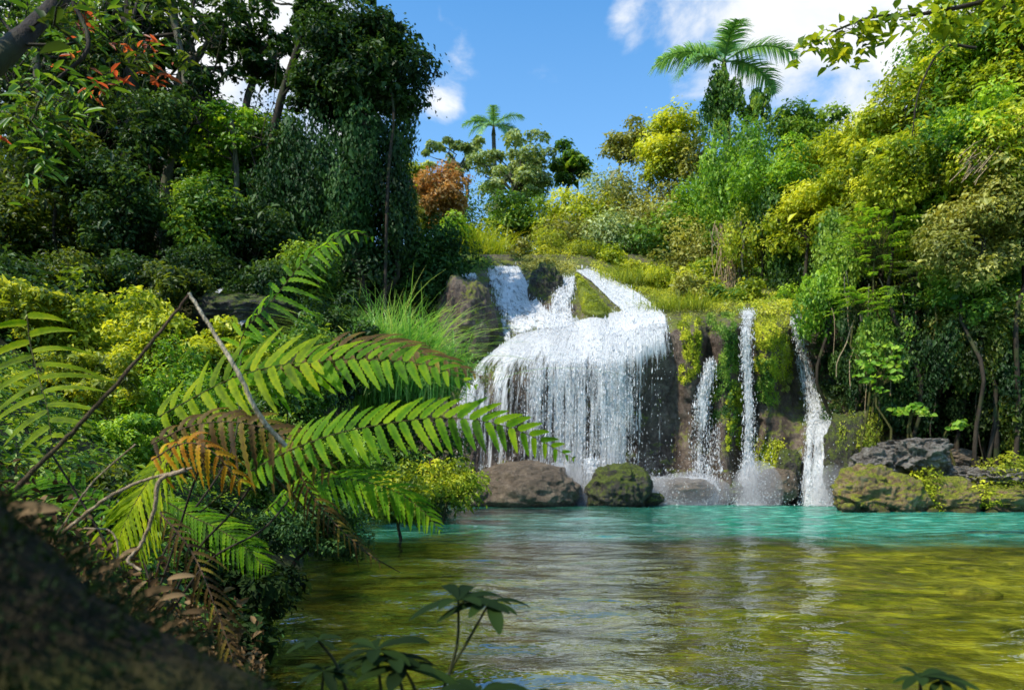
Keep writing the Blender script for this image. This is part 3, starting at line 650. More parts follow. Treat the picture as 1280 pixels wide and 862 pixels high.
# ------------------------------------------------------------------ vegetation
def foliage(mb, c, R, n, L, seed, style='clump', k=None, asp=.5, tint=(.25, .75), cr=(.30, .52), simple=True, updir=.55, shell=True, dens_in=.45):
    """leaves gathered in clumps around an ellipsoid; returns clump centres"""
    r = np.random.RandomState(seed); c = np.asarray(c, float); R = np.asarray(R, float)
    k = k or (max(14, int(22*(R.prod()**(1/3))**.5)) if style == 'full' else max(10, int(18*(R.prod()**(1/3))**.6)))
    u = rngdir(r, k); rad = r.uniform(.35, .92, k) if shell else r.uniform(0, .9, k)
    cc = c+u*R*rad[:, None]
    crad = r.uniform(*cr, k)[:, None]*np.array([1, 1, .75])*min(R[0], R[2])*r.uniform(.8, 1.15, (k, 3))
    if style == 'hang': crad = crad*np.array([.75, .75, 2.0])
    ct = r.uniform(*tint, k)
    wt_ = crad.prod(1)**(2/3); wt_ /= wt_.sum()
    j = r.choice(k, n, p=wt_); v = rngdir(r, n)
    if style == 'clump': v[:, 2] = np.where(v[:, 2] < -.35, -v[:, 2]*.6, v[:, 2]); v = nrmz(v)
    rr = dens_in+(1-dens_in)*r.uniform(0, 1, n)**.6+r.exponential(.14, n)
    pos = cc[j]+v*crad[j]*rr[:, None]
    if style == 'hang':
        nr = nrmz(v*np.array([1, 1, .2])+rngdir(r, n)*.55+np.array([0, 0, .15])); dr = np.array([0, 0, -1.])+rngdir(r, n)*.5
    else:
        nr = nrmz(v*.5+np.array([0, 0, updir])+rngdir(r, n)*.55); dr = v*.6+rngdir(r, n)*.8+np.array([0, 0, -.35])
    s = L*1.1*r.lognormal(0, .42, n)
    tn = np.clip(ct[j]+r.normal(0, .19, n)+.10*v[:, 2], 0, 1)
    leaves(mb, pos, nr, dr, s, s*asp*r.uniform(.8, 1.2, n), tn, simple=simple)
    return cc, crad
def limb(mb, a, b, r0, r1, seed, wig=.08, n=9, sides=6):
    r = np.random.RandomState(seed); a = np.asarray(a, float); b = np.asarray(b, float); L = np.linalg.norm(b-a)
    m = 4; t = np.linspace(0, 1, m+1)[:, None]; cp = a*(1-t)+b*t; cp[1:-1] += r.normal(size=(m-1, 3))*L*wig
    cp[:, 2] += np.sin(t[:, 0]*np.pi)*L*.06
    pts = spline(cp, n); tube(mb, pts, np.linspace(r0, r1, n), sides, rough=.15, seed=seed); return pts
def gz(p): return float(H(np.array([p[0]]), np.array([p[1]]))[0])
SEED = [100]
def nseed(): SEED[0] += 7; return SEED[0]
def plant(name, label, cat, px, py, Y, rx, ry, mat, n, L, group=None, style='clump', trunk=None, bark='dark', ydeep=None, base=None, k=None, limbs=9, tr=.0, simple=True, asp=.5, extra=None, tint=(.2, .8), cr=(.30, .52), updir=.55, dens_in=.42, part='crown'):
    """shrub or tree: crown centred at the view point, stem down to the ground"""
    sd_ = nseed(); kf = Y/F; c = P(px, py, Y); R = np.array([rx*kf, (ydeep if ydeep else rx*kf*.8), ry*kf])
    if cat == 'shrub' and base is None:
        gap = (c[2]-R[2])-gz(c)
        if gap > 0:
            gap = min(gap, 1.6*R[2]); n = int(n*(1+.6*gap/(2*R[2]))); k = int((k or max(6, int(14*(R.prod()**(1/3))**.6)))*(1+gap/(2*R[2])))
            c[2] -= gap/2; R[2] += gap/2
        cr = (cr[0]*1.1, cr[1]*1.1)
    bx = c.copy() if base is None else P(base[0], base[1], base[2] if len(base) > 2 else Y)
    bx[2] = min(gz(bx)-.1, c[2]-R[2]*.5)
    t = thing(name, label, cat, bx, group)
    if cat == 'shrub' and style == 'clump': style = 'full'
    mb = MB(); cc, crad = foliage(mb, c, R, n, L, sd_, style, k, asp, tint, cr, simple, updir, dens_in=dens_in)
    if extra:
        for (ex, ey, eY, erx, ery, en) in extra:
            kk = eY/F; c2, r2 = foliage(mb, P(ex, ey, eY), np.array([erx*kk, erx*kk*.8, ery*kk]), en, L, sd_+en, style, None, asp, tint, cr, simple, updir, dens_in=dens_in)
            cc = np.vstack([cc, c2]); 
    mb.build(part, LM[mat], t)
    tb = MB(); tr = tr or max(.025, R.max()*.045); fork = c-np.array([0, 0, R[2]*.45])
    if fork[2] < bx[2]+.2: fork[2] = bx[2]+.2
    limb(tb, bx, fork, tr, tr*.7, sd_+1, .03, 12, 8)
    r = np.random.RandomState(sd_+2)
    for q in cc[r.permutation(len(cc))[:limbs]]: limb(tb, fork, q, tr*.5, tr*.1, int(r.randint(1e6)), .1, 7, 5)
    tb.build('trunk' if cat == 'tree' else 'stem', BM[bark], t, smooth=True)
    return t

# --- left forest, its shade put into dark leaf colours (about 26 to 32 m away)
GF = 'tall trees of the shaded left forest'
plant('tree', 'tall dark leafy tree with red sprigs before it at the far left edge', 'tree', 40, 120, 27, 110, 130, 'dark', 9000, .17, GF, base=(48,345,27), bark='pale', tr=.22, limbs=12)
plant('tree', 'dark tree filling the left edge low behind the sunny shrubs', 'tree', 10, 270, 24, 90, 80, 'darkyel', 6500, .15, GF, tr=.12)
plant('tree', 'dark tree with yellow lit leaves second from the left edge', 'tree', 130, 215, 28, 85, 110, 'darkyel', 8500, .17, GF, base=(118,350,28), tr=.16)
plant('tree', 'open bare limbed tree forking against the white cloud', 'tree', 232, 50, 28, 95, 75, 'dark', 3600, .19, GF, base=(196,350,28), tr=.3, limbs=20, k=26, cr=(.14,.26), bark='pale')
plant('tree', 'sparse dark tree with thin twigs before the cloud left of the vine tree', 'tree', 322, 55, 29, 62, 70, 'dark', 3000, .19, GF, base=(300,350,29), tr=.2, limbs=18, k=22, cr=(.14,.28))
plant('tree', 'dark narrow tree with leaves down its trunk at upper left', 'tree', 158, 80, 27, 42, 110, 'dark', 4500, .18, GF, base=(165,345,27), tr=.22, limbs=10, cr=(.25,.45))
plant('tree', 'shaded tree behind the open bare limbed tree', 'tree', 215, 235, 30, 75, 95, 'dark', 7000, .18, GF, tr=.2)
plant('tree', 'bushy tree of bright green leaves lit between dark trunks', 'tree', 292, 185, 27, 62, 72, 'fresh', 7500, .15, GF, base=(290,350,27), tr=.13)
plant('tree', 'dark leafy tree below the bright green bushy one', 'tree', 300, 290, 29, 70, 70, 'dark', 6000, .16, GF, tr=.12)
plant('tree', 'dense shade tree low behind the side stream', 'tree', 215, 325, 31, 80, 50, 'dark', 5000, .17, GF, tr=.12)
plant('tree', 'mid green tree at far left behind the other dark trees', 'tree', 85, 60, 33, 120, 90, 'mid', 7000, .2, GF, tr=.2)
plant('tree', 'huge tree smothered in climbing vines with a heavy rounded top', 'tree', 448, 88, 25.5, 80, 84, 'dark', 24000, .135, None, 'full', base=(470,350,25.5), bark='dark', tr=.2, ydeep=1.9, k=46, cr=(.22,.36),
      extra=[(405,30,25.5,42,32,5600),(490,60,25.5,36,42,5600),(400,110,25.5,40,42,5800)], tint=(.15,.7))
# vine curtain hanging from it
GV = 'vine curtains hung on the left trees'
plant('vine_curtain', 'teal green curtain of vines under the heavy rounded tree top', 'vines', 425, 240, 25.2, 70, 110, 'teal', 22000, .12, GV, 'hang', ydeep=1.2, k=34, cr=(.3,.5), part='foliage')
plant('vine_curtain', 'dark vine curtain on the slim trunk nearest the upper falls', 'vines', 488, 225, 25.8, 34, 115, 'dark', 12000, .12, GV, 'hang', ydeep=1.2, k=26, cr=(.35,.6), part='foliage')
plant('vine_curtain', 'bluish vine curtain left of the heavy rounded tree', 'vines', 362, 250, 25.8, 44, 95, 'teal', 11000, .12, GV, 'hang', ydeep=1.2, k=22, cr=(.35,.6), part='foliage')
plant('shrub', 'dark green shrub on the slope above the grass clump', 'shrub', 545, 300, 27.5, 45, 38, 'teal', 6500, .11, None, k=16)
plant('shrub', 'dark shrub under the vine curtains behind the grass', 'shrub', 470, 330, 26.2, 56, 38, 'dark', 7000, .11, None, k=18)
plant('shrub', 'dark shrub in the shade left of the grass clump', 'shrub', 392, 350, 25, 60, 40, 'dark', 6500, .11, None, k=18)
plant('shrub', 'deep green shrub over the side stream at left', 'shrub', 345, 320, 27, 46, 44, 'dark', 5000, .13, None, k=14)
# bare trunks seen inside the forest
GT = 'bare trunks standing inside the left forest'
for k, (lb, pts, r0, bk) in enumerate([
  ('pale straight trunk nearest the left edge', [(48,352,25),(46,260,25),(52,160,25),(44,60,25)], .26, 'pale'),
  ('pale leaning trunk that forks before the white cloud', [(198,352,26),(204,260,26),(214,190,26),(232,110,26),(214,10,26)], .22, 'pale'),
  ('dark thick trunk between two leafy trees at left', [(160,350,26),(158,240,26),(166,120,26),(160,-30,26)], .34, 'dark'),
  ('slim pale trunk with crooked base behind the side stream', [(292,348,26),(286,300,26),(296,230,26),(290,150,26)], .16, 'pale'),
  ('thin dark trunk left of the hanging vines', [(340,350,26),(334,260,26),(345,150,26),(380,40,26),(405,-10,26)], .2, 'dark'),
  ('slender trunk at the right edge of the vine tree', [(478,340,24.7),(484,250,24.7),(492,150,24.7),(488,110,24.9)], .07, 'dark'),
  ('dark thin trunk low at far left', [(82,350,25.5),(88,280,25.5),(80,180,25.5)], .15, 'dark')]):
    base = P(*pts[0]); base[2] = gz(base)-.2
    t = thing('tree', lb, 'tree', base, GT); mb = MB()
    sp_ = spline(np.vstack([base, [P(*q) for q in pts[1:]]]), 26)
    tube(mb, sp_, np.linspace(r0, r0*.5, 26), 9, rough=.25, seed=k)
    tb = mb.build('trunk', BM[bk], t, smooth=True)
    r = np.random.RandomState(500+k); mb = MB(); mf = MB()
    for q in range(9 if k != 5 else 0):
        a = sp_[r.randint(10, 25)]; b = a+np.array([r.uniform(-1, 1)*2.6, r.uniform(-.6, .6), r.uniform(.3, 1)*2.6])
        l = limb(mb, a, b, r0*.32, r0*.06, int(r.randint(1e6)), .12, 9, 5)
        for s in range(3):
            e = b+r.normal(size=3)*.9+np.array([0, 0, .5]); limb(mb, l[5], e, r0*.12, .012, int(r.randint(1e6)), .15, 6, 4)
            if r.rand() < .7: foliage(mf, e, np.array([.5, .5, .35]), 90, .15, int(r.randint(1e6)), k=4)
    if mb.n: mb.build('branches', BM['dark'], t, smooth=True)
    if mf.n: mf.build('crown', LM['dark'], t)
# --- centre background
plant('tree', 'open leafy tree on the skyline under the small palm', 'tree', 642, 215, 45, 62, 58, 'pale', 9000, .20, None, base=(650,330,45), bark='pale', tr=.22, k=34, cr=(.14,.27), limbs=22)
plant('tree', 'thin crowned pale tree left of the small palm', 'tree', 572, 195, 48, 52, 36, 'pale', 3600, .20, None, base=(590,330,48), bark='pale', tr=.16, k=24, cr=(.12,.25), limbs=18)
plant('tree', 'small round crowned tree alone on the skyline right of the palm', 'tree', 712, 210, 46, 28, 38, 'mid', 4200, .20, None, base=(706,320,46), tr=.14, k=16, cr=(.25,.42))
plant('tree', 'green tree under the skyline tree behind the upper falls', 'tree', 640, 282, 42, 44, 40, 'mid', 5000, .18, None, k=16)
plant('tree', 'orange leaved tree glowing beside the vine tree', 'tree', 552, 245, 37, 34, 40, 'orange', 6000, .15, None, 'full', tr=.12, k=26)
plant('shrub', 'yellow green bush between vine tree and orange tree', 'shrub', 520, 225, 38, 22, 46, 'lime', 4000, .15, None)
plant('shrub', 'small orange tinged bush over the dark slope shrub', 'shrub', 512, 262, 34, 16, 22, 'olive', 1500, .13, None)
plant('shrub', 'bright green bush on the crest left of the upper falls', 'shrub', 566, 286, 33, 26, 18, 'fresh', 2600, .12, None)
plant('shrub', 'golden olive bush right above the head of the falls', 'shrub', 682, 312, 33.5, 34, 22, 'yellow', 4200, .11, None, asp=.3)
plant('shrub', 'golden low bush right of the golden olive one', 'shrub', 735, 318, 34, 32, 20, 'yellow', 3600, .11, None, asp=.3)
plant('shrub', 'dark olive shrub overhanging the head of the left channel', 'shrub', 648, 318, 33, 18, 22, 'olive', 2000, .11, None)
GH = 'bushes covering the sunny hillside above the falls'
for a in [
  ('tree','grey brown tree with thin dry twigs on the skyline','tree',785,178,44,36,28,'olive',3800,.17),
  ('tree','yellow green domed tree beside the grey brown skyline tree','tree',838,185,41,48,52,'lime',8500,.17),
  ('shrub','olive bush at the left foot of the domed tree','shrub',790,245,39,40,34,'olive',5200,.15),
  ('shrub','bright lime bush on the hillside over the golden bushes','shrub',735,262,40,40,30,'lime',5200,.15),
  ('shrub','green bush with pale leaves in the middle of the hillside','shrub',770,300,37,42,32,'pale',5600,.13),
  ('shrub','lime bush at the left of the hillside near the small round tree','shrub',698,272,41,30,28,'lime',3600,.15),
  ('shrub','olive brown bush under the domed tree','shrub',832,262,37,44,38,'olive',6000,.13),
  ('shrub','fresh green drooping bush in the centre of the slope','shrub',862,252,36,38,26,'fresh',4200,.13),
  ('shrub','golden green bush just above the white chute','shrub',795,345,33,36,20,'yellow',4600,.11),
  ('shrub','shaded olive bush left of the dry hanging roots','shrub',858,318,34,44,36,'olive',6200,.12),
  ('shrub','lime yellow bush on the bank above the mossy pillars','shrub',865,366,30,42,20,'yellow',5200,.09),
  ('shrub','lime bush hanging at the lip left of the tall narrow fall','shrub',828,352,31,30,18,'lime',3200,.10),
  ('shrub','dark green hollow bush below the vine clad palm','shrub',905,300,33,36,50,'mid',5200,.12)]:
    plant(*a, group=GH, tint=(.25,.9))
# --- right bank
GR = 'trees crowding the right bank'
plant('tree', 'green vine covered tree mass right under the big palm', 'tree', 920, 232, 33, 48, 62, 'fresh', 9500, .14, None, 'hang', k=26, tint=(.1,.7))
plant('tree', 'dark green tree behind the skyline right of the big palm', 'tree', 1010, 165, 38, 60, 34, 'mid', 6500, .16, GR)
plant('tree', 'sunlit yellow green tree right of the vine covered mass', 'tree', 1030, 215, 32, 62, 52, 'lime', 10500, .13, GR)
plant('tree', 'tall dark green vine draped tree over the rightmost fall', 'tree', 985, 290, 30, 40, 82, 'mid', 8500, .12, GR, 'hang')
plant('tree', 'yellow green tree in the middle of the right bank', 'tree', 1075, 255, 27, 52, 58, 'lime', 9000, .12, GR)
plant('tree', 'bright lime tree crown climbing toward the right top corner', 'tree', 1180, 130, 24, 82, 74, 'lime', 15000, .12, GR, tr=.18)
plant('tree', 'tall yellow green tree filling the top right corner', 'tree', 1262, 50, 22, 76, 96, 'lime', 15000, .12, GR, tr=.2)
plant('tree', 'olive green tree halfway down the right edge', 'tree', 1245, 240, 21.5, 70, 85, 'olive', 13000, .11, GR)
plant('tree', 'lime tree with dark gaps in the middle of the right trees', 'tree', 1150, 235, 24, 66, 62, 'lime', 12000, .115, GR)
plant('tree', 'shaded green tree at the right edge above the bank stones', 'tree', 1262, 385, 21.8, 58, 72, 'mid', 8500, .11, GR)
plant('tree', 'shaded tree behind the hanging roots in the right bank', 'tree', 1180, 360, 25, 60, 62, 'dark', 8000, .12, GR)
plant('tree', 'dark shade tree low behind the big pale leaves', 'tree', 1070, 400, 27, 44, 60, 'dark', 5500, .12, GR)
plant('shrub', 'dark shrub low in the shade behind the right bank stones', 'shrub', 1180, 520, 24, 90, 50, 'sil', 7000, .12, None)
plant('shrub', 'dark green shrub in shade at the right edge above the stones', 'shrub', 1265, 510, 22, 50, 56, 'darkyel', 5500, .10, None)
plant('shrub', 'lime low shrub growing on the right end bank stones', 'shrub', 1262, 585, 20.2, 34, 22, 'yellow', 2600, .07, None)
plant('shrub', 'moss like yellow green clump draped beside the rightmost fall', 'shrub', 1074, 535, 22.6, 26, 34, 'yellow', 3000, .06, None, 'hang')
plant('shrub', 'low yellow green growth between the grey rocks of the bank', 'shrub', 1160, 606, 19.9, 34, 16, 'moss', 2600, .055, None)
plant('shrub', 'green tuft on the mossy bank right of the grey block', 'shrub', 1215, 612, 19.9, 36, 14, 'moss', 2400, .055, None)
# ------------------------------------------------------------------ filler growth, each shrub its own
def fill(group, rows, seed):
    r = np.random.RandomState(seed)
    for (lb, px, py, Y, rx, ry, mat, n, L, st) in rows:
        plant('shrub', lb, 'shrub', px, py, Y, rx, ry, mat, n, L, group, st, tint=(.1, .85), limbs=5)
fill('shrubs closing the shaded floor of the left forest', [
 ('dark undergrowth shrub in the shaded forest beyond the sunny bank', px, py, Y, rx, ry, m_, n, .14, 'clump') for (px, py, Y, rx, ry, m_, n) in
 [(30,200,30,80,60,'darkyel',3800),(110,300,29,60,50,'dark',3800),(170,260,31,60,60,'darkyel',3800),(250,320,30,55,40,'dark',3500),(60,340,27,70,34,'dark',3500),(150,345,27,60,32,'darkyel',3000),
  (330,250,30,50,60,'dark',3600),(380,300,28,50,50,'teal',3600),(250,240,32,60,60,'darkyel',3600),(30,60,31,90,60,'darkyel',4200),(120,150,31,70,60,'dark',4000),(330,160,31,50,44,'dark',2600),(420,280,27,50,50,'dark',3600),(520,330,27,40,30,'teal',2600)]], 1)
fill('shrubs packed on the steep right bank', [
 ('green shrub packed into the shaded wall of growth on the right bank', px, py, Y, rx, ry, m_, n, .115, st) for (px, py, Y, rx, ry, m_, n, st) in
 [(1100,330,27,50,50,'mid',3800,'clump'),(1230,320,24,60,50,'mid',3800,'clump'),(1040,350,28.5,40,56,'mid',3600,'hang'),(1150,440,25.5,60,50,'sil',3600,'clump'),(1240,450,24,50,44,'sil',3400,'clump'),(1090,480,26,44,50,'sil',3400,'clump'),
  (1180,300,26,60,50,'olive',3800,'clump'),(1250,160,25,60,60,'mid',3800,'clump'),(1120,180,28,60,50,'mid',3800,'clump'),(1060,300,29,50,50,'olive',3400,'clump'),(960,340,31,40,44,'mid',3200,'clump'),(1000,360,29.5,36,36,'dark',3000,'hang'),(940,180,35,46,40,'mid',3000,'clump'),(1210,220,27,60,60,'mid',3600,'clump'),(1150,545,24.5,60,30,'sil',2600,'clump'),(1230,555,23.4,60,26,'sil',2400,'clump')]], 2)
fill('bushes knitting the upper hillside together', [
 ('green bush merging with its neighbours on the upper hillside', px, py, Y, rx, ry, m_, n, .14, 'clump') for (px, py, Y, rx, ry, m_, n) in
 [(600,300,37,40,22,'lime',2600),(660,270,44,40,36,'mid',2800),(710,300,38,40,28,'olive',2800),(760,225,43,40,34,'pale',2800),(810,310,36,44,36,'mid',3400),(870,200,40,44,44,'olive',3600),(900,250,37,44,50,'mid',3400),(830,220,42,50,50,'olive',3400),(590,260,44,40,30,'mid',2600),(540,275,38,34,26,'mid',2400),(760,330,34,34,24,'lime',3000),(890,340,32,40,30,'lime',3000),(930,300,34,40,50,'olive',3000),(700,330,33.5,26,14,'olive',1800)]], 3)

# grass clump and smaller grasses
def grass(name, label, px, py, Y, w, h, n, seed, mat='grass', lean=.5, bw=.016, group=None):
    r = np.random.RandomState(seed); k = Y/F; b0 = P(px, py, Y); W = w*k; Hh = h*k
    b = b0+np.stack([r.normal(0, W*.38, n), r.normal(0, W*.3, n), -r.uniform(0, .35, n)*Hh], -1)
    a = r.uniform(0, 6.28, n); out_ = np.stack([np.cos(a), np.sin(a)*.8, 0*a], -1)+ (b-b0)/max(W, .01)*.9
    ln = Hh*r.uniform(.5, 1.15, n); cur = r.uniform(.25, 1., n)*lean*1.3
    m = 7; ts = np.linspace(0, 1, m)
    pts = b[:, None]+out_[:, None]*(ln*cur)[:, None, None]*(ts**1.8)[None, :, None]+np.array([0, 0, 1.])*(ln[:, None]*(ts[None]-cur[:, None]*.62*ts[None]**2.6))[..., None]
    sdv = nrmz(np.cross(out_, [0, 0, 1.])+r.normal(size=(n, 3))*.3)
    wd = (bw*r.uniform(.7, 1.3, n))[:, None]*(1-ts[None]**2)*1.0+.001
    v = np.stack([pts-sdv[:, None]*wd[..., None], pts+sdv[:, None]*wd[..., None]], 2).reshape(-1, 3)
    i = (np.arange(n)[:, None]*m*2+np.arange(m-1)[None]*2).ravel()
    mb = MB(); mb.add(v, np.stack([i, i+1, i+3, i+2], -1), np.repeat(np.clip(r.normal(.5, .2, n)[:, None]+.25*(ts[None]-.5), 0, 1).ravel(), 2))
    o = mb.build(name, LM[mat], smooth=True); return tag(o, label, 'grass', group)
grass('grass_clump', 'large arching clump of pale green grass left of the falls', 486, 470, 17.5, 74, 128, 3000, 1, lean=.66, bw=.014)
grass('grass_clump', 'narrow tuft of long grass at the left flank of the big grass clump', 445, 450, 17, 40, 80, 700, 2, lean=.6, bw=.014)
grass('grass_clump', 'small grass tuft spilling right of the big grass clump toward dark rock', 545, 470, 18.5, 34, 60, 600, 3, lean=.75, bw=.013)
grass('grass_clump', 'bright lime grass on the crest above the upper falls', 600, 330, 34, 50, 55, 1500, 4, mat='lime', lean=.5, bw=.02)
grass('grass_clump', 'yellow grass fringe along the lip above the mossy pillars', 850, 388, 27.6, 60, 26, 1200, 5, mat='yellow', lean=.7, bw=.014)
grass('grass_clump', 'dry yellow grass fringe above the white chute', 790, 352, 31, 60, 22, 900, 6, mat='yellow', lean=.7, bw=.014)
plant('shrub', 'green leafy shrub spilling below the big grass clump', 'shrub', 560, 440, 18.6, 36, 28, 'grass', 4200, .06, None, asp=.3)
plant('shrub', 'dark shrub under the big grass clump above the water', 'shrub', 520, 520, 17.5, 60, 60, 'dark', 7500, .08, None)
plant('shrub', 'green low shrub with yellow tips leaning over the turquoise water', 'shrub', 560, 590, 15, 46, 18, 'lime', 2600, .07, None, k=14)
plant('shrub', 'dark leafy shrub at the waterline below the dark rock', 'shrub', 500, 600, 15.5, 60, 34, 'mid', 5000, .07, None)

# plants on the cliff pillars and lip
GP = 'hanging moss and ferns on the rock pillars'
for lb, px, py, rx, ry, D_, mt, n in [
  ('brown green moss hanging over the pillar right of the main curtain', 862, 440, 12, 44, 24.6, 'moss', 2000),
  ('thick green fern mat covering the middle mossy pillar', 905, 462, 17, 74, 24.4, 'mid', 5200),
  ('yellow moss on the top half of the pillar right of the tall narrow fall', 966, 430, 20, 42, 24.4, 'moss', 3200),
  ('green ferns under the yellow moss of the right pillar', 958, 478, 12, 30, 24.8, 'mid', 1600),
  ('olive moss streak low on the middle pillar', 918, 520, 9, 40, 24.8, 'moss', 1500),
  ('moss fringe along the shaded recess left of the rightmost fall', 984, 440, 8, 50, 25.2, 'olive', 1500),
  ('yellow green moss tuft at the foot of the right pillar', 962, 570, 18, 18, 24.2, 'moss', 1500),
  ('moss cushion on the rock beside the rightmost splash', 1040, 545, 14, 22, 23.3, 'moss', 1500)]:
    mb = MB(); k = D_/F; r = np.random.RandomState(int(px)); m = int(n*2.0)
    kk = 44; cx = r.uniform(-1, 1, kk)*rx; cyy = r.uniform(-1, 1, kk)*ry
    j = r.randint(0, kk, m); qx = px+cx[j]+r.normal(0, rx*.16, m); qy = py+cyy[j]+r.normal(0, rx*.22, m)
    dd_ = DR(qx, qy)-.02-np.abs(r.normal(0, .07, m)); pos = PV(qx, qy, dd_)
    ct = r.uniform(.1, .95, kk)
    nr = np.array([-.25, -1., .35])+rngdir(r, m)*.8; dr = np.array([0, -.3, -1.])+rngdir(r, m)*.7
    s = .055*r.lognormal(0, .35, m); leaves(mb, pos, nr, dr, s, s*.6, np.clip(ct[j]+r.normal(0, .15, m), 0, 1), simple=True)
    o = mb.build('moss_patch', LM[mt]); tag(o, lb, 'moss', GP)
mb = MB(); r = np.random.RandomState(9); n = 5000
qx = r.uniform(735, 1060, n); qy = np.interp(qx, [735,780,830,1010,1060], [352,384,388,388,398])+r.normal(0, 3.0, n)-np.abs(r.normal(0, 4, n))
keep = ~(((qx > 922) & (qx < 948)) | ((qx > 986) & (qx < 1002)) | (qx < 838)); qx = qx[keep]; qy = qy[keep]
pos = PV(qx, qy, D0(qx, np.maximum(qy, 330))-.35); n = len(qx); s = .07*r.lognormal(0, .35, n)
leaves(mb, pos, np.array([0, -.5, .8])+rngdir(r, n)*.8, rngdir(r, n)+np.array([0, -.4, -.3]), s, s*.5, r.uniform(0, 1, n), simple=True)
o = mb.build('moss_patch', LM['olive']); tag(o, 'olive and brown growth fringing the lip of the right cliff', 'moss', GP)

# ------------------------------------------------------------------ palms
def palm(label, px, py, Y, flen, bend, fr, seed, tr=.2, leaf=.6, group=None, mat='palm', basepy=330, hang=True):
    c = P(px, py, Y); bx = P(px+bend, basepy, Y); bx[2] = min(gz(bx)-.2, c[2]-1)
    t = thing('palm_tree', label, 'palm', bx, group); tb = MB()
    tube(tb, spline([bx, (bx+c)/2+np.array([.15, 0, 0]), c-np.array([0, 0, flen*.22])], 20), np.linspace(tr*1.15, tr*.85, 20), 10, rough=.06, seed=seed)
    tb.build('trunk', BM['pale'], t, smooth=True)
    tb = MB(); tube(tb, spline([c-np.array([0, 0, flen*.24]), c-np.array([0, 0, flen*.1]), c+np.array([0, 0, flen*.04])], 10), np.linspace(tr*1.0, tr*.35, 10), 10)
    tb.build('crownshaft', BM['stem'], t, smooth=True)
    r = np.random.RandomState(seed)
    for (az, el, ln) in fr:
        a = R_(az); e = R_(el); h = np.array([math.cos(a), math.sin(a), 0.])
        m = 30; ts = np.linspace(0, 1, m); L = flen*ln
        ang = e-ts**1.25*R_(95)*(.55+.5*math.cos(e)); st = L/(m-1)
        pts = c+np.concatenate([[np.zeros(3)], np.cumsum((h[None]*np.cos(ang)[:, None]+np.array([0, 0, 1.])*np.sin(ang)[:, None])[:-1]*st, axis=0)])
        mb = MB(); tube(mb, pts, np.linspace(.05, .008, m)*flen/4, 5, tint=.5)
        q = 64; u = np.linspace(.13, .995, q); uu = np.repeat(u, 2); s = np.tile([1., -1.], q)
        bp = np.stack([np.interp(uu, ts, pts[:, k]) for k in range(3)], -1); tg = nrmz(np.stack([np.interp(uu, ts, nrmz(np.gradient(pts, axis=0))[:, k]) for k in range(3)], -1))
        sdv = nrmz(np.cross(tg, [0, 0, 1.])); up = np.cross(sdv, tg)
        ll = flen*leaf*.42*np.sin(np.clip(uu*1.02+.06, 0, 1)*np.pi)**.55*r.uniform(.85, 1.1, 2*q)
        dr = nrmz(sdv*s[:, None]*.95+tg*.6+up*r.uniform(-.1, .55, 2*q)[:, None])
        m2 = 5; tt = np.linspace(0, 1, m2)
        lp = bp[:, None]+dr[:, None]*(ll[:, None]*tt[None])[..., None]-np.array([0, 0, 1.])*(ll[:, None]*.42*tt[None]**2.2)[..., None]
        wv = nrmz(np.cross(dr, up))[:, None]*(flen*.0085*(1-.85*tt**2))[None, :, None]
        v = np.stack([lp-wv, lp+wv], 2).reshape(-1, 3); i = (np.arange(2*q)[:, None]*m2*2+np.arange(m2-1)[None]*2).ravel()
        mb.add(v, np.stack([i, i+1, i+3, i+2], -1), np.repeat(np.clip(r.normal(.5, .18, 2*q), 0, 1), m2*2))
        mb.build('frond', LM[mat], t)
    return t
palm('royal palm rising above the right trees with vines round its trunk', 905, 78, 36, 4.6, 5, [(180,30,1),(160,42,.9),(200,12,.8),(0,38,1),(20,20,.9),(90,75,.6),(60,66,.7),(120,66,.62),(270,50,.6)], 4, tr=.24)
palm('small distant palm with short arched fronds on the skyline', 617, 158, 62, 3.4, 0, [(180,35,1),(195,10,.9),(0,48,1),(10,5,1),(20,25,.9),(165,55,.8),(90,60,.8),(270,50,.8),(230,0,.8),(-40,-5,.7)], 5, tr=.22)
plant('vine_curtain', 'dark green vines wrapped round the royal palm trunk top', 'vines', 896, 125, 35.6, 27, 38, 'mid', 4200, .15, None, 'hang', k=22, cr=(.3,.5), part='foliage')
plant('vine_curtain', 'vines sagging off the right side of the royal palm', 'vines', 945, 135, 35.6, 34, 18, 'mid', 2200, .15, None, 'hang', k=14, cr=(.3,.5), part='foliage')

# ------------------------------------------------------------------ hanging roots, dry vines
def hang(label, name, cat, group, px0, py0, px1, py1, Y, rad, mat, seed, strands=1, spread=0):
    mb = MB(); r = np.random.RandomState(seed)
    for q in range(strands):
        a = P(px0+r.normal(0, spread), py0+r.normal(0, 4), Y+r.normal(0, .15)); b = P(px1+r.normal(0, spread*1.2), py1+r.normal(0, spread), Y+r.normal(0, .25))
        limb(mb, a, b, rad*r.uniform(.6, 1.2), rad*.5, int(r.randint(1e6)), .03, 10, 5)
    o = mb.build(name, mat, smooth=True); return tag(o, label, cat, group)
r = np.random.RandomState(31)
for k in range(26):
    x = r.uniform(1040, 1235); y0 = r.uniform(330, 400); hang('thin brown root hanging in the shade of the right bank', 'hanging_root', 'root', 'thin roots hanging over the right bank', x, y0, x+r.normal(0, 10), y0+r.uniform(70, 170), r.uniform(22.6, 24), r.uniform(.014, .035), BM['tan' if k % 3 else 'pale'], k+900)
hang('dry straw coloured bundle of roots hanging above the middle pillar', 'root_curtain', 'roots', None, 908, 282, 912, 368, 31, .022, BM['tan'], 1, 44, 8)
hang('dry straw roots trailing right of the tall straw bundle', 'root_curtain', 'roots', None, 938, 285, 946, 366, 31, .02, BM['tan'], 2, 22, 7)
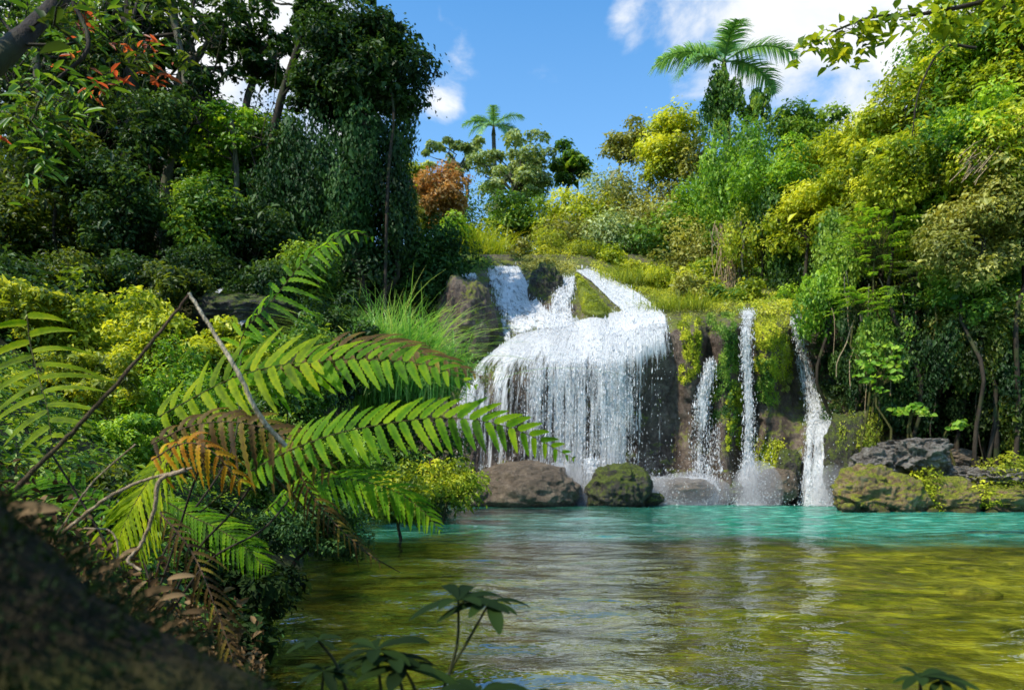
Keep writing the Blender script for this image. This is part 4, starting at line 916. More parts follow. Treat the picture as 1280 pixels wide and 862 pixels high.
hang('pale slim trunk among dry roots under the vine covered trees', 'root_curtain', 'roots', None, 928, 275, 930, 340, 30.6, .07, BM['pale'], 3, 3, 3)
hang('tangle of bare brown twigs at the right edge high among leaves', 'twig_tangle', 'twigs', None, 1290, 150, 1215, 215, 20.5, .022, BM['tan'], 4, 26, 12)

# big layered leaf shrubs (compound leaves in tiers), and the broad leaved climber
def sprays(name, label, cat, px, py, Y, w, h, n, L, mat, seed, group=None, pairs=8, lw=.34, down=.25, stem='stem', base=None):
    r = np.random.RandomState(seed); k = Y/F; c = P(px, py, Y)
    b = c.copy() if base is None else P(*base); b[2] = min(gz(b), c[2]-h*k)
    t = thing(name, label, cat, b, group); mb = MB(); tb = MB()
    limb(tb, b, c, .05, .02, seed, .03)
    for q in range(n):
        u = rngdir(r, 1)[0]; o = c+u*np.array([w, w*.7, h])*k*r.uniform(.2, .8)
        limb(tb, c-np.array([0, 0, h*k*.5]), o, .018, .006, int(r.randint(1e6)), .08, 6, 4)
        a = math.atan2(u[1]-.5, u[0])+r.normal(0, .4); d = np.array([math.cos(a), math.sin(a), .12]); LL = L*pairs*.55
        ts = np.linspace(0, 1, pairs); pts = o+d*LL*ts[:, None]-np.array([0, 0, 1.])*down*LL*(ts**2)[:, None]
        tube(tb, pts, .004, 4)
        sdv = nrmz(np.cross(d, [0, 0, 1.]))
        for s in (1, -1):
            dr = sdv*s*.95+d*.45+r.normal(size=(pairs, 3))*.1-np.array([0, 0, .18])
            ll = L*np.sin(np.clip(ts*.9+.15, 0, 1)*np.pi)**.4*r.uniform(.85, 1.1, pairs)
            leaves(mb, pts+nrmz(dr)*ll[:, None]*.5, np.array([-.3, -.7, .6] if lw > .6 else [0, -.15, 1.])+r.normal(size=(pairs, 3))*(.55 if lw > .6 else .15), dr, ll, ll*lw, np.clip(r.normal(.55, .2)+r.normal(0, .08, pairs), 0, 1), droop=.12)
    mb.build('foliage', LM[mat], t); tb.build('stem', BM[stem], t, smooth=True); return t
sprays('shrub', 'bright green tree with tiered feathery leaf sprays in the right bank', 'shrub', 1095, 300, 22.5, 62, 62, 95, .17, 'fresh', 61)
sprays('shrub', 'lower tiered spray shrub with long green leaflets over the roots', 'shrub', 1075, 375, 22.3, 44, 32, 46, .17, 'fresh', 62)
sprays('shrub', 'pale tipped tiered sprays leaning right over the hanging roots', 'shrub', 1160, 335, 22, 34, 26, 26, .17, 'pale', 63)
sprays('climber', 'broad pale green leaves catching sun above the right bank rocks', 'climber', 1098, 462, 21.6, 40, 50, 46, .21, 'fresh', 64, pairs=3, lw=.8, down=.5)
sprays('climber', 'broad leaved climber stem curving down over the grey block', 'climber', 1140, 512, 21.2, 30, 12, 14, .21, 'fresh', 65, pairs=3, lw=.8, down=.5)
sprays('climber', 'small broad leaved plant right of the curving climber', 'climber', 1190, 528, 21.4, 14, 10, 9, .19, 'fresh', 66, pairs=3, lw=.8, down=.5)

# ------------------------------------------------------------------ overhead branches
def branch(label, main, twigs, Y, r0, mat, lmat, L, seed, nl=16, bark='dark', extra=None, enl=.8, cat='branch', lw=.42, whorl=False):
    r = np.random.RandomState(seed); pts = spline([P(*q) for q in main], 40)
    t = thing('branch', label, cat, pts[0]); tb = MB(); tube(tb, pts, np.linspace(r0, r0*.35, 40), 9, rough=.2, seed=seed)
    mb = MB(); mx = MB()
    for q in range(twigs):
        a = pts[r.randint(6, 40)]; k = a[1]/F; d = nrmz(np.array([r.normal(.2, .8), r.normal(0, .5), r.normal(-.35, .55)])); ln = enl*r.uniform(.5, 1.2)
        tw = limb(tb, a, a+d*ln, r0*.14, r0*.03, int(r.randint(1e6)), .14, 12, 5)
        us = r.randint(4, 12, nl); p = tw[us]+r.normal(size=(nl, 3))*L*.25
        dr = d*.6+rngdir(r, nl)*.9+np.array([0, 0, -.35]); nr = np.array([0, -.3, 1.])+rngdir(r, nl)*.7; s = L*r.lognormal(0, .25, nl)
        isx = extra is not None and r.rand() < extra[1]
        leaves(mx if isx else mb, p+nrmz(dr)*s[:, None]*.5, nr, dr, s, s*lw, np.clip(r.normal(.5, .2, nl), 0, 1), simple=False)
    tb.build('limb', BM[bark], t, smooth=True); mb.build('foliage', LM[lmat], t)
    if mx.n: o = mx.build('young_leaves', LM[extra[0]], t)
    return t
branch('thick dark blurred branch slanting across the top left corner', [(-70,130,1.5),(0,72,1.6),(50,25,1.75),(100,-30,1.9),(150,-90,2.1)], 4, 1.6, .030, 'dark', 'darkyel', .05, 71, 8, enl=.25)
branch('hanging branch with yellow green leaves and red young sprigs at top left', [(60,-60,3.4),(90,0,3.4),(110,60,3.3),(60,110,3.2),(40,150,3.1)], 34, 3.3, .014, 'dark', 'mid', .062, 72, 15, extra=('red', .10), enl=.36, lw=.3)
branch('leafy twig with small red leaves right of the thick dark branch', [(190,-60,3.8),(170,10,3.7),(150,70,3.6),(125,110,3.6)], 26, 3.6, .012, 'dark', 'darkyel', .062, 73, 15, extra=('red', .06), enl=.36, lw=.3)
branch('thin branch with yellow green leaves reaching in at the upper right', [(1330,-30,9),(1230,2,9),(1150,18,8.9),(1090,22,8.8),(1040,40,8.8)], 30, 9, .035, 'dark', 'lime', .16, 74, 13, enl=.5, lw=.5)
branch('drooping fine twig against the bright cloud at upper right', [(1220,60,14),(1180,60,14),(1150,110,14),(1140,170,14)], 14, 14, .03, 'dark', 'mid', .14, 75, 9, enl=.9)

# ------------------------------------------------------------------ sunny bank shrubs at left
GS = 'sunlit shrubs on the near left bank'
for a in [
 ('shrub','yellow leaved shrub at the far left below the dark forest','shrub',20,380,9,70,40,'yellow',4600,.06),
 ('shrub','lime shrub second from the left below the dark forest','shrub',100,375,9.5,70,38,'lime',5200,.058),
 ('shrub','green shrub with small yellow leaves under the bent dry stalk','shrub',190,400,9,64,48,'lime',6500,.052),
 ('shrub','fine leaved lime shrub right of the bent dry stalk top','shrub',275,430,9,60,50,'lime',6500,.05),
 ('shrub','small leaved green shrub in the middle of the sunny bank','shrub',230,490,7.5,80,60,'fresh',8500,.036),
 ('shrub','yellow green low shrub at left above the big fern stalk','shrub',110,480,7,76,50,'yellow',6500,.04),
 ('shrub','green shrub with yellow tips at far left middle','shrub',20,520,5.5,70,60,'lime',4600,.036),
 ('shrub','mixed green shrub behind the orange fern frond','shrub',160,560,6,80,50,'fresh',6500,.034),
 ('shrub','dark green shrub behind the hanging brown pinnae','shrub',330,520,8.5,60,56,'mid',7500,.042),
 ('shrub','fresh green small leaved shrub behind the fern tip','shrub',420,560,9.5,60,46,'fresh',7500,.045),
 ('shrub','lime shrub with spreading tips over the water behind the fern','shrub',500,600,11,52,22,'lime',3600,.055),
 ('shrub','shaded shrub between the grass clump and the bank shrubs','shrub',370,440,13,60,60,'mid',7500,.065),
 ('shrub','dark bush right of the side stream rock','shrub',420,400,16,50,44,'dark',5600,.08)]:
    plant(*a, group=GS, tint=(.0,.85), limbs=14, cr=(.18,.34), k=int(26*(a[6]/50)**.5), dens_in=.3)
plant('shrub', 'glossy small leaved bush drooping into the water at left', 'shrub', 395, 655, 6.6, 66, 50, 'teal', 9500, .032, None, limbs=26, base=(350,700,6.6), cr=(.25,.45), k=34)
plant('shrub', 'dark tangled bush on the near bank below the ferns', 'shrub', 300, 690, 4.2, 80, 60, 'sil', 6000, .036, None, limbs=20)
plant('shrub', 'dark leafy growth low on the near bank beside the mossy log', 'shrub', 275, 800, 2.6, 66, 70, 'sil', 4200, .028, None, limbs=20)
plant('shrub', 'shaded undergrowth behind the mossy log at left', 'shrub', 90, 640, 3.4, 110, 66, 'darkyel', 6500, .028, None, limbs=20)
plant('shrub', 'green yellow undergrowth left of the bright hanging fern', 'shrub', 40, 590, 4.2, 70, 40, 'lime', 3200, .032, None, limbs=10)

# ground cover where the earth would show
r = np.random.RandomState(8)
def cover(name, label, n_cl, xr, yr, L, mat, seed, per=60, rad=.35, keep=None):
    r = np.random.RandomState(seed); x = r.uniform(*xr, n_cl*4); y = yr[0]*(yr[1]/yr[0])**r.uniform(0, 1, n_cl*4)
    z = H(x, y); ok = (z > .02) & (np.abs(x) < .9*y+3)
    if keep is not None: ok &= keep(x, y, z)
    x, y, z = x[ok][:n_cl], y[ok][:n_cl], z[ok][:n_cl]; n = len(x)*per; j = np.repeat(np.arange(len(x)), per)
    rr = rad*r.lognormal(0, .4, len(x)); v = rngdir(r, n); v[:, 2] = np.abs(v[:, 2])
    pos = np.stack([x, y, z-.05], -1)[j]+v*rr[j][:, None]*r.uniform(.6, 1.1, n)[:, None]
    s = L*r.lognormal(0, .3, n); ct = r.uniform(.1, .9, len(x))
    mb = MB(); leaves(mb, pos, v*.6+np.array([0, 0, .5])+rngdir(r, n)*.5, v+rngdir(r, n)*.8, s, s*.55, np.clip(ct[j]+r.normal(0, .15, n), 0, 1), simple=True)
    o = mb.build(name, LM[mat]); tag(o, label, 'ground cover', None, 'stuff')
def offcliff(x, y, z):
    px = CX+x/y*F; return ~((px > 600) & (px < 838) & (y < 33.0)) & ~((px > 520) & (px < 640) & (y < 29)) & ~((px > 490) & (px < 1120) & (y < 26))
cover('ground_cover', 'low dark leaves covering the forest floor at left', 1500, (-40, -3), (12, 60), .13, 'dark', 1, 50, .6, offcliff)
cover('ground_cover', 'small green leaves carpeting the near left bank', 1500, (-9, -.9), (2.2, 14), .04, 'mid', 2, 60, .16)
cover('ground_cover', 'low green growth over the hillside and right bank', 2300, (-6, 50), (20.4, 75), .13, 'mid', 3, 46, .6, offcliff)
cover('ground_cover', 'yellow green growth on the sunny crest above the falls', 700, (-3, 14), (27, 42), .10, 'yellow', 4, 46, .4, offcliff)
# more growth closing the right bank
for a in [
 ('tree','drooping dark green tree over the top of the rightmost fall','tree',1050,330,25.5,40,66,'mid',8000,.11,GR,'hang'),
 ('vine_curtain','dark vines hanging over the rock right of the rightmost fall','vines',1072,440,23.6,34,66,'dark',6500,.09,None,'hang'),
 ('vine_curtain','shaded vines hanging lower right behind the broad pale leaves','vines',1120,470,23.4,44,60,'dark',6500,.09,None,'hang'),
 ('tree','lime crowned tree leaning out above the tiered sprays','tree',1120,205,22.6,58,52,'lime',11000,.11,GR,'full'),
 ('tree','bright green leafy tree at the right edge under the corner crown','tree',1225,175,21.4,62,62,'fresh',11000,.11,GR,'full'),
 ('tree','olive tree with drooping branches right of the pale tiered sprays','tree',1215,300,21,60,60,'olive',10000,.10,GR,'full'),
 ('tree','yellow green bushy tree behind the tiered sprays','tree',1130,275,23.5,62,52,'lime',9500,.11,GR,'full'),
 ('tree','small lime tree on the skyline left of the drooping twig','tree',1095,175,25,46,36,'lime',7000,.11,GR,'full'),
 ('tree','fresh green tree over the dry straw roots','tree',960,225,30,52,50,'fresh',7500,.12,GR,'full'),
 ('tree','shaded olive tree low at the right edge above the roots','tree',1240,420,22,56,52,'olive',7500,.10,GR,'full')]:
    plant(*a, tint=(.15,.9), part='foliage' if a[0] == 'vine_curtain' else 'crown')

# ------------------------------------------------------------------ ferns in the foreground
def frond(parent, cp, lens, W, mat, seed, n=22, up=62, dn=62, nrm=(0, -.9, .45), zig=.25, sag=.15, t0=.0, rach=.0022, upl=1., dnl=1., label=None, curl=.15, stem='stem', m=18, jit=.07):
    """lens: pinna length in metres along the frond [(t, len)...]"""
    r = np.random.RandomState(seed); pts = spline([P(*q) for q in cp], 60); L = np.concatenate([[0], np.cumsum(np.linalg.norm(np.diff(pts, axis=0), axis=1))]); L /= L[-1]
    tgs = nrmz(np.gradient(pts, axis=0)); N0 = nrmz(np.array(nrm, float))
    mb = MB(); u = t0+(1-t0)*(1-(1-np.linspace(0, 1, n))**1.0)
    for s, A, ls in ((1, up, upl), (-1, dn, dnl)):
        for j, uu in enumerate(u):
            uu = min(1, uu+(.4/n if s < 0 else 0)); o = np.array([np.interp(uu, L, pts[:, k]) for k in range(3)]); tg = nrmz(np.array([np.interp(uu, L, tgs[:, k]) for k in range(3)]))
            N = nrmz(N0-tg*N0.dot(tg)+r.normal(size=3)*.10); sd_ = np.cross(N, tg)*s
            a = R_(A*(1-.25*uu)+r.normal(0, 4)); d = nrmz(tg*math.cos(a)+sd_*math.sin(a))
            ll = np.interp(uu, [q[0] for q in lens], [q[1] for q in lens])*ls*r.uniform(1-jit, 1+jit)
            if ll < .002: continue
            ts = np.linspace(0, 1, m); w = W*min(1, (ll/.07)**.6)*((1-ts)**.75*(.75+.6*ts))*(.62+.38*np.minimum(1, ts*9))
            zz = np.where(np.arange(m) % 2 == 0, 1-zig, 1.); zz[0] = .8; zz[-1] = 1
            c = o+d*(ll*ts)[:, None]+tg*(ll*.10*ts**2)[:, None]-np.array([0, 0, 1.])*(ll*sag*ts**2)[:, None]-N*(ll*curl*ts**2)[:, None]*r.uniform(.2, 1.5)
            sw = nrmz(np.cross(N, d)); lift = N*(.22*w)[:, None]
            v = np.stack([c+sw*(w*zz)[:, None]+lift+d*(w*.35)[:, None], c, c-sw*(w*zz)[:, None]+lift+d*(w*.35)[:, None]], 1).reshape(-1, 3)
            i = np.arange(m-1)*3; f = np.concatenate([np.stack([i, i+1, i+4, i+3], -1), np.stack([i+1, i+2, i+5, i+4], -1)])
            tt = np.clip(r.normal(.5, .17)+np.stack([.12+0*ts, -.15+0*ts, .12+0*ts], -1), 0, 1).ravel(); mb.add(v, f, tt)
    o = mb.build('frond', LM[mat], parent); 
    if label: o['label'] = label
    tb = MB(); tube(tb, pts, np.linspace(rach, rach*.35, 60), 6); tb.build('stalk', BM[stem], o, smooth=True)
    return o
base = P(230, 720, 1.75); fern = thing('fern', 'large sunlit fern arching over the pool from the near left bank', 'fern', base)
fy = (-.22, -.85, .46)
frond(fern, [(250,640,1.6),(320,585,1.55),(400,548,1.5),(480,530,1.5),(560,522,1.5),(640,535,1.5),(716,572,1.5)], [(0,0),(.14,0),(.16,.05),(.3,.085),(.5,.092),(.7,.085),(.85,.06),(.95,.03),(1,.008)], .0140, 'fern', 1, n=36, up=60, dn=84, nrm=fy, sag=.05, curl=.12)
frond(fern, [(240,600,1.75),(290,475,1.7),(350,462,1.68),(420,450,1.65),(480,450,1.6),(540,458,1.55),(594,482,1.5)], [(0,.0),(.18,0),(.2,.10),(.45,.115),(.65,.095),(.85,.055),(1,.008)], .0160, 'fern', 2, n=30, up=74, dn=58, nrm=(-.25,-.8,.55), sag=.12, dnl=1.05)
frond(fern, [(200,520,1.7),(229,504,1.68),(285,475,1.65),(341,458,1.6),(392,452,1.58)], [(0,.08),(.3,.12),(.6,.14),(.9,.10),(1,.05)], .0170, 'fernyel', 3, n=12, up=80, dn=78, nrm=(-.4,-.8,.45), sag=.02)
frond(fern, [(300,470,2.15),(303,420,2.15),(341,375,2.1),(375,333,2.1),(409,304,2.05),(443,291,2.0),(464,297,2.0)], [(0,0),(.1,.12),(.35,.15),(.6,.10),(.8,.06),(1,.012)], .0135, 'fern', 4, n=23, up=82, dn=70, nrm=(-.3,-.8,.5), sag=.3, curl=.25, zig=.4)
frond(fern, [(330,640,1.9),(375,606,1.85),(433,598,1.8),(492,613,1.75),(528,638,1.72),(549,662,1.7)], [(0,.03),(.15,.10),(.4,.125),(.7,.09),(.9,.05),(1,.01)], .0105, 'fern', 5, n=34, up=62, dn=58, nrm=(.1,-.6,.8), sag=.25, zig=.45)
frond(fern, [(34,395,1.9),(38,430,1.9),(48,470,1.85),(58,505,1.8),(64,545,1.75)], [(0,.10),(.3,.17),(.6,.16),(.9,.10),(1,.04)], .0145, 'fernyel', 6, n=9, up=95, dn=95, nrm=(0,-.75,.65), sag=.15, zig=.15)
frond(fern, [(225,545,1.9),(205,575,1.88),(180,610,1.85),(158,650,1.82),(140,700,1.8)], [(0,.04),(.2,.14),(.5,.17),(.8,.10),(1,.02)], .0095, 'fernyel', 7, n=34, up=60, dn=60, nrm=(-.3,-.8,.5), sag=.2, zig=.45)
frond(fern, [(205,625,1.8),(240,645,1.78),(275,662,1.75),(308,685,1.72),(336,714,1.7)], [(0,.05),(.3,.10),(.6,.085),(.85,.05),(1,.008)], .0065, 'fern', 8, n=34, up=55, dn=55, nrm=(.1,-.8,.6), sag=.2, zig=.5)
frond(fern, [(150,640,1.9),(110,620,1.9),(70,600,1.9),(20,600,1.9)], [(0,.05),(.4,.13),(.8,.10),(1,.03)], .0105, 'fern', 9, n=18, nrm=(0,-.5,.9), sag=.3, zig=.4)
frond(fern, [(340,470,1.75),(400,440,1.72),(470,430,1.7),(540,445,1.65),(600,470,1.6)], [(0,.05),(.4,.10),(.8,.05),(1,.01)], .012, 'fernbrown', 10, n=22, up=60, dn=60, nrm=(.1,-.8,.6), sag=.2, label='browned fern frond behind the bright ones', stem='brown')
frond(fern, [(190,555,1.6),(240,532,1.58),(300,528,1.55),(360,548,1.53),(412,590,1.5)], [(0,.05),(.3,.10),(.7,.09),(1,.02)], .013, 'fernbrown', 11, n=20, up=65, dn=80, nrm=(0,-.9,.4), sag=.35, curl=.5, zig=.5, label='withered brown fern frond', stem='brown', jit=.3)
frond(fern, [(190,575,1.55),(225,555,1.53),(260,560,1.5),(300,600,1.5)], [(0,.04),(.4,.07),(.8,.05),(1,.02)], .012, 'fernorange', 12, n=11, up=65, dn=80, nrm=(0,-.9,.4), sag=.5, curl=.6, zig=.5, label='orange dying fern frond', stem='brown', jit=.4)
frond(fern, [(360,560,1.65),(390,620,1.65),(430,665,1.63),(474,702,1.6)], [(0,.03),(.4,.055),(.8,.03),(1,.01)], .007, 'fernbrown', 13, n=22, nrm=(0,-.9,.4), sag=.6, curl=.6, zig=.5, label='dry brown frond tip hanging toward the water', stem='brown', jit=.4)
frond(fern, [(200,640,1.5),(240,690,1.48),(270,760,1.45),(300,850,1.4)], [(0,.03),(.4,.06),(.8,.04),(1,.01)], .007, 'fernbrown', 14, n=22, nrm=(0,-.9,.4), sag=.5, curl=.6, zig=.5, label='dead brown frond hanging beside the log', stem='brown', jit=.4)
mb = MB()
for cp in ([(190,760,1.7),(215,690,1.7),(240,610,1.65),(262,560,1.6)], [(205,770,1.7),(245,690,1.68),(290,640,1.6),(330,585,1.55)], [(210,770,1.7),(262,700,1.7),(330,660,1.75),(375,606,1.85)], [(200,760,1.72),(180,690,1.8),(200,600,1.85),(228,545,1.9)], [(195,760,1.72),(205,690,1.75),(290,560,1.9),(302,430,2.15)], [(180,760,1.75),(110,640,1.8),(60,560,1.75)]):
    tube(mb, spline([P(*q) for q in cp], 30), .0028, 7)
mb.build('stems', BM['dark'], fern, smooth=True)
def stick(label, cp, r0, r1, mat, seed, name='dry_stalk', cat='stalk'):
    mb = MB(); pts = spline([P(*q) for q in cp], 40); r = np.random.RandomState(seed)
    tube(mb, pts+r.normal(size=pts.shape)*r0*.15, np.linspace(r0, r1, 40), 8, rough=.2, seed=seed); o = mb.build(name, BM[mat], smooth=True); return tag(o, label, cat)
stick('tan dry stalk bent down across the bright fern fronds', [(236,366,1.35),(270,420,1.35),(300,470,1.35),(325,520,1.37),(357,557,1.4)], .0036, .0055, 'straw', 1)
stick('dark dry stalk slanting up to meet the tan one at left', [(20,610,1.25),(90,540,1.28),(150,475,1.3),(200,415,1.33),(238,366,1.35)], .0048, .0026, 'brown', 2)
stick('reddish brown stem rising right from the leaf litter', [(78,666,1.4),(130,625,1.4),(180,600,1.42),(240,585,1.45)], .0042, .0028, 'tan', 3)
stick('thin pale stem crossing under the reddish brown one', [(70,670,1.5),(110,610,1.5),(140,580,1.5),(170,555,1.5)], .0022, .0018, 'tan', 4)
stick('curled dry brown tendril hanging from the fern centre', [(232,588,1.4),(200,600,1.4),(192,640,1.4),(176,680,1.4),(160,700,1.38),(176,712,1.38)], .0052, .0025, 'tan', 5, 'tendril', 'tendril')
stick('slim crooked twig above the litter beside the log', [(105,660,1.5),(140,665,1.5),(146,700,1.5),(120,740,1.5)], .0022, .0015, 'tan', 6, 'twig', 'twig')
stick('dark thin branch reaching over the water below the fern', [(330,585,1.6),(390,640,1.9),(440,680,2.1),(500,715,2.3)], .0040, .0016, 'dark', 7, 'twig', 'twig')
# crisp pale dead leaves beside the log
r = np.random.RandomState(12)
for px, py, L_, az in [(190,740,.075,.3),(215,745,.05,.2),(195,770,.045,.4),(212,782,.06,.5),(232,795,.035,.2),(172,735,.04,.9),(226,720,.05,.1),(244,764,.05,0),(20,640,.09,.2),(150,700,.05,1.),(128,712,.05,.4),(95,690,.05,.7),(160,690,.04,.5),(250,812,.04,.3)]:
    mb = MB(); p = P(px, py, 1.3 if px > 30 else .8); nn = 12; ts = np.linspace(-1, 1, nn); d = nrmz(np.array([math.cos(az), .3, math.sin(az)])); sw = nrmz(np.cross(d, [0.1, -.8, .6])); N = np.cross(sw, d)
    w = L_*.12*(1-ts**2)**.6; c = p+d*(ts*L_*.5)[:, None]-N*(ts**2*L_*.12)[:, None]
    v = np.stack([c+sw*w[:, None]+N*(w*.5)[:, None], c, c-sw*w[:, None]+N*(w*.5)[:, None]], 1).reshape(-1, 3); i = np.arange(nn-1)*3
    mb.add(v, np.concatenate([np.stack([i, i+1, i+4, i+3], -1), np.stack([i+1, i+2, i+5, i+4], -1)]), r.uniform(.2, .75)); o = mb.build('dead_leaf', LM['litter'], smooth=True)
    tag(o, 'curled pale dead leaf caught beside the mossy log', 'leaf', 'dead leaves beside the mossy log')
mb = MB(); n = 2600; r = np.random.RandomState(14); qx = r.uniform(-20, 330, n); qy = 660+(qx)*.62+r.normal(0, 34, n); pos = PV(qx, qy, r.uniform(1.45, 2.0, n)); s = .022*r.lognormal(0, .35, n)
leaves(mb, pos, rngdir(r, n)+np.array([0, -.4, .6]), rngdir(r, n), s, s*.5, r.uniform(0, .7, n))
o = mb.build('leaf_litter', LM['litter']); tag(o, 'brown fallen leaves heaped behind the mossy log', 'leaf litter', None, 'stuff')
# log
t = thing('log', 'dark mossy log leaning across the bottom left corner', 'log', P(-118, 800, .5)); mb = MB()
pts = spline([P(-700,420,.55), P(-420,590,.5), P(-130,806,.5), P(160,1022,.52), P(460,1260,.58), P(900,2100,.8)], 90)
tube(mb, pts, np.linspace(.125, .11, 90), 64, rough=.28, seed=4); mb.build('trunk', BM['log'], t, smooth=True)
mb = MB(); n = 9000; j = r.randint(10, 60, n); a = r.uniform(-1.7, 1.5, n); tg = nrmz(np.gradient(pts, axis=0))[j]; upv = nrmz(np.array([0, 0, 1.])-tg*tg[:, 2:]); sdv = np.cross(tg, upv)
nn = upv*np.cos(a)[:, None]+sdv*np.sin(a)[:, None]; pos = pts[j]+nn*.122+r.normal(size=(n, 3))*.008; s = .006*r.lognormal(0, .4, n)
leaves(mb, pos, rngdir(r, n), nn+rngdir(r, n)*.6, s, s*.4, r.uniform(0, .6, n), simple=True); mb.build('moss', LM['sil'], t)
# seedlings at the bottom of the frame
def seedling(label, stems, Y, L, seed, group=None):
    r = np.random.RandomState(seed); b = P(*stems[0][0], Y); b[2] = gz(b); t = thing('seedling', label, 'seedling', b, group); tb = MB(); mb = MB()
    for st in stems:
        pts = spline([P(x, y, Y) for x, y in st], 20); tube(tb, pts, np.linspace(.0032, .0020, 20), 6, rough=.2)
        e = pts[-1]; n = 9; a = np.arange(n)*2.4+r.uniform(0, 6); dr = np.stack([np.cos(a), np.sin(a)*.8, r.uniform(-.15, .45, n)], -1); s = L*r.uniform(.6, 1.15, n); dr = nrmz(dr)
        for q in range(n):
            m = 9; ts = np.linspace(0, 1, m); c = e+dr[q]*(s[q]*ts)[:, None]-np.array([0, 0, 1.])*(s[q]*.28*ts**2)[:, None]; sw = nrmz(np.cross(dr[q], [0, -.2, 1.])); w = s[q]*.19*np.sin(np.pi*np.clip(ts*.93+.04, 0, 1))**.8*(.5+ts*.6)
            v = np.stack([c+sw*w[:, None]+np.array([0, 0, 1.])*(w*.3)[:, None], c, c-sw*w[:, None]+np.array([0, 0, 1.])*(w*.3)[:, None]], 1).reshape(-1, 3); i = np.arange(m-1)*3
            mb.add(v, np.concatenate([np.stack([i, i+1, i+4, i+3], -1), np.stack([i+1, i+2, i+5, i+4], -1)]), r.uniform(.2, .9))
    tb.build('stem', BM['dark'], t, smooth=True); mb.build('foliage', LM['sil'], t, smooth=True); return t
seedling('dark seedling with forked stem and whorled leaves at bottom centre', [[(540,905),(562,840),(585,800),(612,752)], [(562,840),(572,800),(573,750)]], 1.05, .075, 1)
seedling('low dark seedling with broad whorled leaves left of the forked one', [[(510,930),(505,870),(488,822)], [(512,930),(520,870),(506,836)], [(480,930),(478,880),(470,812)]], 1.0, .075, 2)
seedling('dark leaves of a seedling just showing right of the forked one', [[(640,930),(632,880)], [(600,930),(600,866)], [(690,940),(672,880)]], .95, .07, 3)
seedling('dark seedling tip showing at the bottom right', [[(1150,960),(1152,900),(1150,846)], [(1190,960),(1186,900),(1178,850)], [(1100,960),(1095,905),(1096,872)]], .95, .05, 4)
seedling('slanting dark seedling at the bottom left of the water', [[(450,930),(425,840),(398,800)], [(400,930),(402,870),(405,838)]], 1.1, .05, 5)
# leafy growth over the cliff tops
def topcover(label, poly, n, L, mat, seed, lift=.15):
    r = np.random.RandomState(seed); k = 90; cx = r.uniform(poly[0], poly[1], k); fy_ = r.uniform(0, 1, k)
    tp = np.interp(cx, *poly[2]); bt = np.interp(cx, *poly[3]); cyy = tp+(bt-tp)*fy_; j = r.randint(0, k, n)
    qx = cx[j]+r.normal(0, 5, n); qy = cyy[j]+r.normal(0, 2.5, n); pos = PV(qx, qy, D0(qx, np.maximum(qy, 322))-lift-np.abs(r.normal(0, .2, n)))
    s = L*r.lognormal(0, .35, n); ct = r.uniform(.1, 1, k); mb = MB()
    leaves(mb, pos, np.array([-.1, -.5, .8])+rngdir(r, n)*.7, rngdir(r, n)+np.array([0, -.3, -.2]), s, s*.5, np.clip(ct[j]+r.normal(0, .15, n), 0, 1), simple=True)
    o = mb.build('moss_patch', LM[mat]); tag(o, label, 'moss')
topcover('yellow green growth covering the ledge above the mossy pillars', (842, 1040, ([842,1040],[352,372]), ([842,900,1040],[382,386,390])), 12000, .085, 'lime', 1)
topcover('olive growth between the golden bushes and the top of the left channel', (545, 612, ([545,612],[322,322]), ([545,612],[340,338])), 3500, .08, 'mid', 2)
topcover('olive growth on the crest between the two upper channels', (655, 716, ([655,716],[322,326]), ([655,716],[332,338])), 3500, .08, 'olive', 3)
topcover('yellow growth lining the right edge of the white chute', (745, 845, ([745,845],[326,368]), ([745,790,845],[338,356,382])), 7000, .075, 'yellow', 4)
topcover('brown green clumps hanging over the shaded rock right of the falls', (1020, 1110, ([1020,1110],[392,392]), ([1020,1110],[520,540])), 9000, .08, 'dark', 5)
for a in [
 ('tree','broad shaded tree crown filling the upper left under the red sprigs','tree',120,110,28,80,80,'darkyel',9500,.16,GF,'full'),
 ('tree','leafy shaded tree between the pale leaning trunk and the bright green tree','tree',245,150,29,48,60,'dark',6500,.16,GF,'full'),
 ('tree','shaded green tree at the far left edge above the sunny shrubs','tree',30,300,25,80,60,'mid',7500,.14,GF,'full'),
 ('tree','dark leafy tree joining the bright green tree and the vines','tree',345,200,27.5,46,60,'mid',7000,.14,GF,'full'),
 ('tree','wide lime tree high on the right bank before the bright cloud','tree',1110,190,26,76,56,'lime',12000,.12,GR,'full'),
 ('tree','huge fresh green tree rising to the top right corner','tree',1225,90,23.5,90,90,'fresh',16000,.12,GR,'full'),
 ('tree','dense lime tree against the right edge at mid height','tree',1265,190,21,66,70,'lime',12000,.105,GR,'full'),
 ('tree','leafy green tree filling the middle of the right bank','tree',1180,260,23,70,64,'fresh',12000,.11,GR,'full'),
 ('tree','green tree in front of the gap below the tiered sprays','tree',1200,380,22.3,70,50,'mid',9500,.10,GR,'full'),
 ('tree','lime tree above the mossy ledge at the end of the vine covered mass','tree',1010,270,28.5,48,66,'lime',10000,.11,GR,'full'),
 ('tree','drooping fresh green tree beside the right cliff top','tree',1035,390,24.5,34,56,'fresh',6500,.10,GR,'hang')]:
    plant(*a, tint=(.15,.95))
GU = 'dark shrubs along the forest floor behind the sunny bank'
for (px, py, Y, rx, ry, m_, n) in [(20,335,21,60,26,'dark',4200),(85,340,21,60,24,'darkyel',4200),(150,338,21.5,60,26,'dark',4200),(215,345,21,52,20,'darkyel',3600),(255,330,23,46,22,'dark',3600),(330,345,22.5,44,20,'dark',3600),(380,330,23.5,44,30,'mid',3600)]:
    plant('shrub', 'dark low shrub at the feet of the shaded forest trunks', 'shrub', px, py, Y, rx, ry, m_, n, .10, GU, tint=(.1,.8), limbs=4)
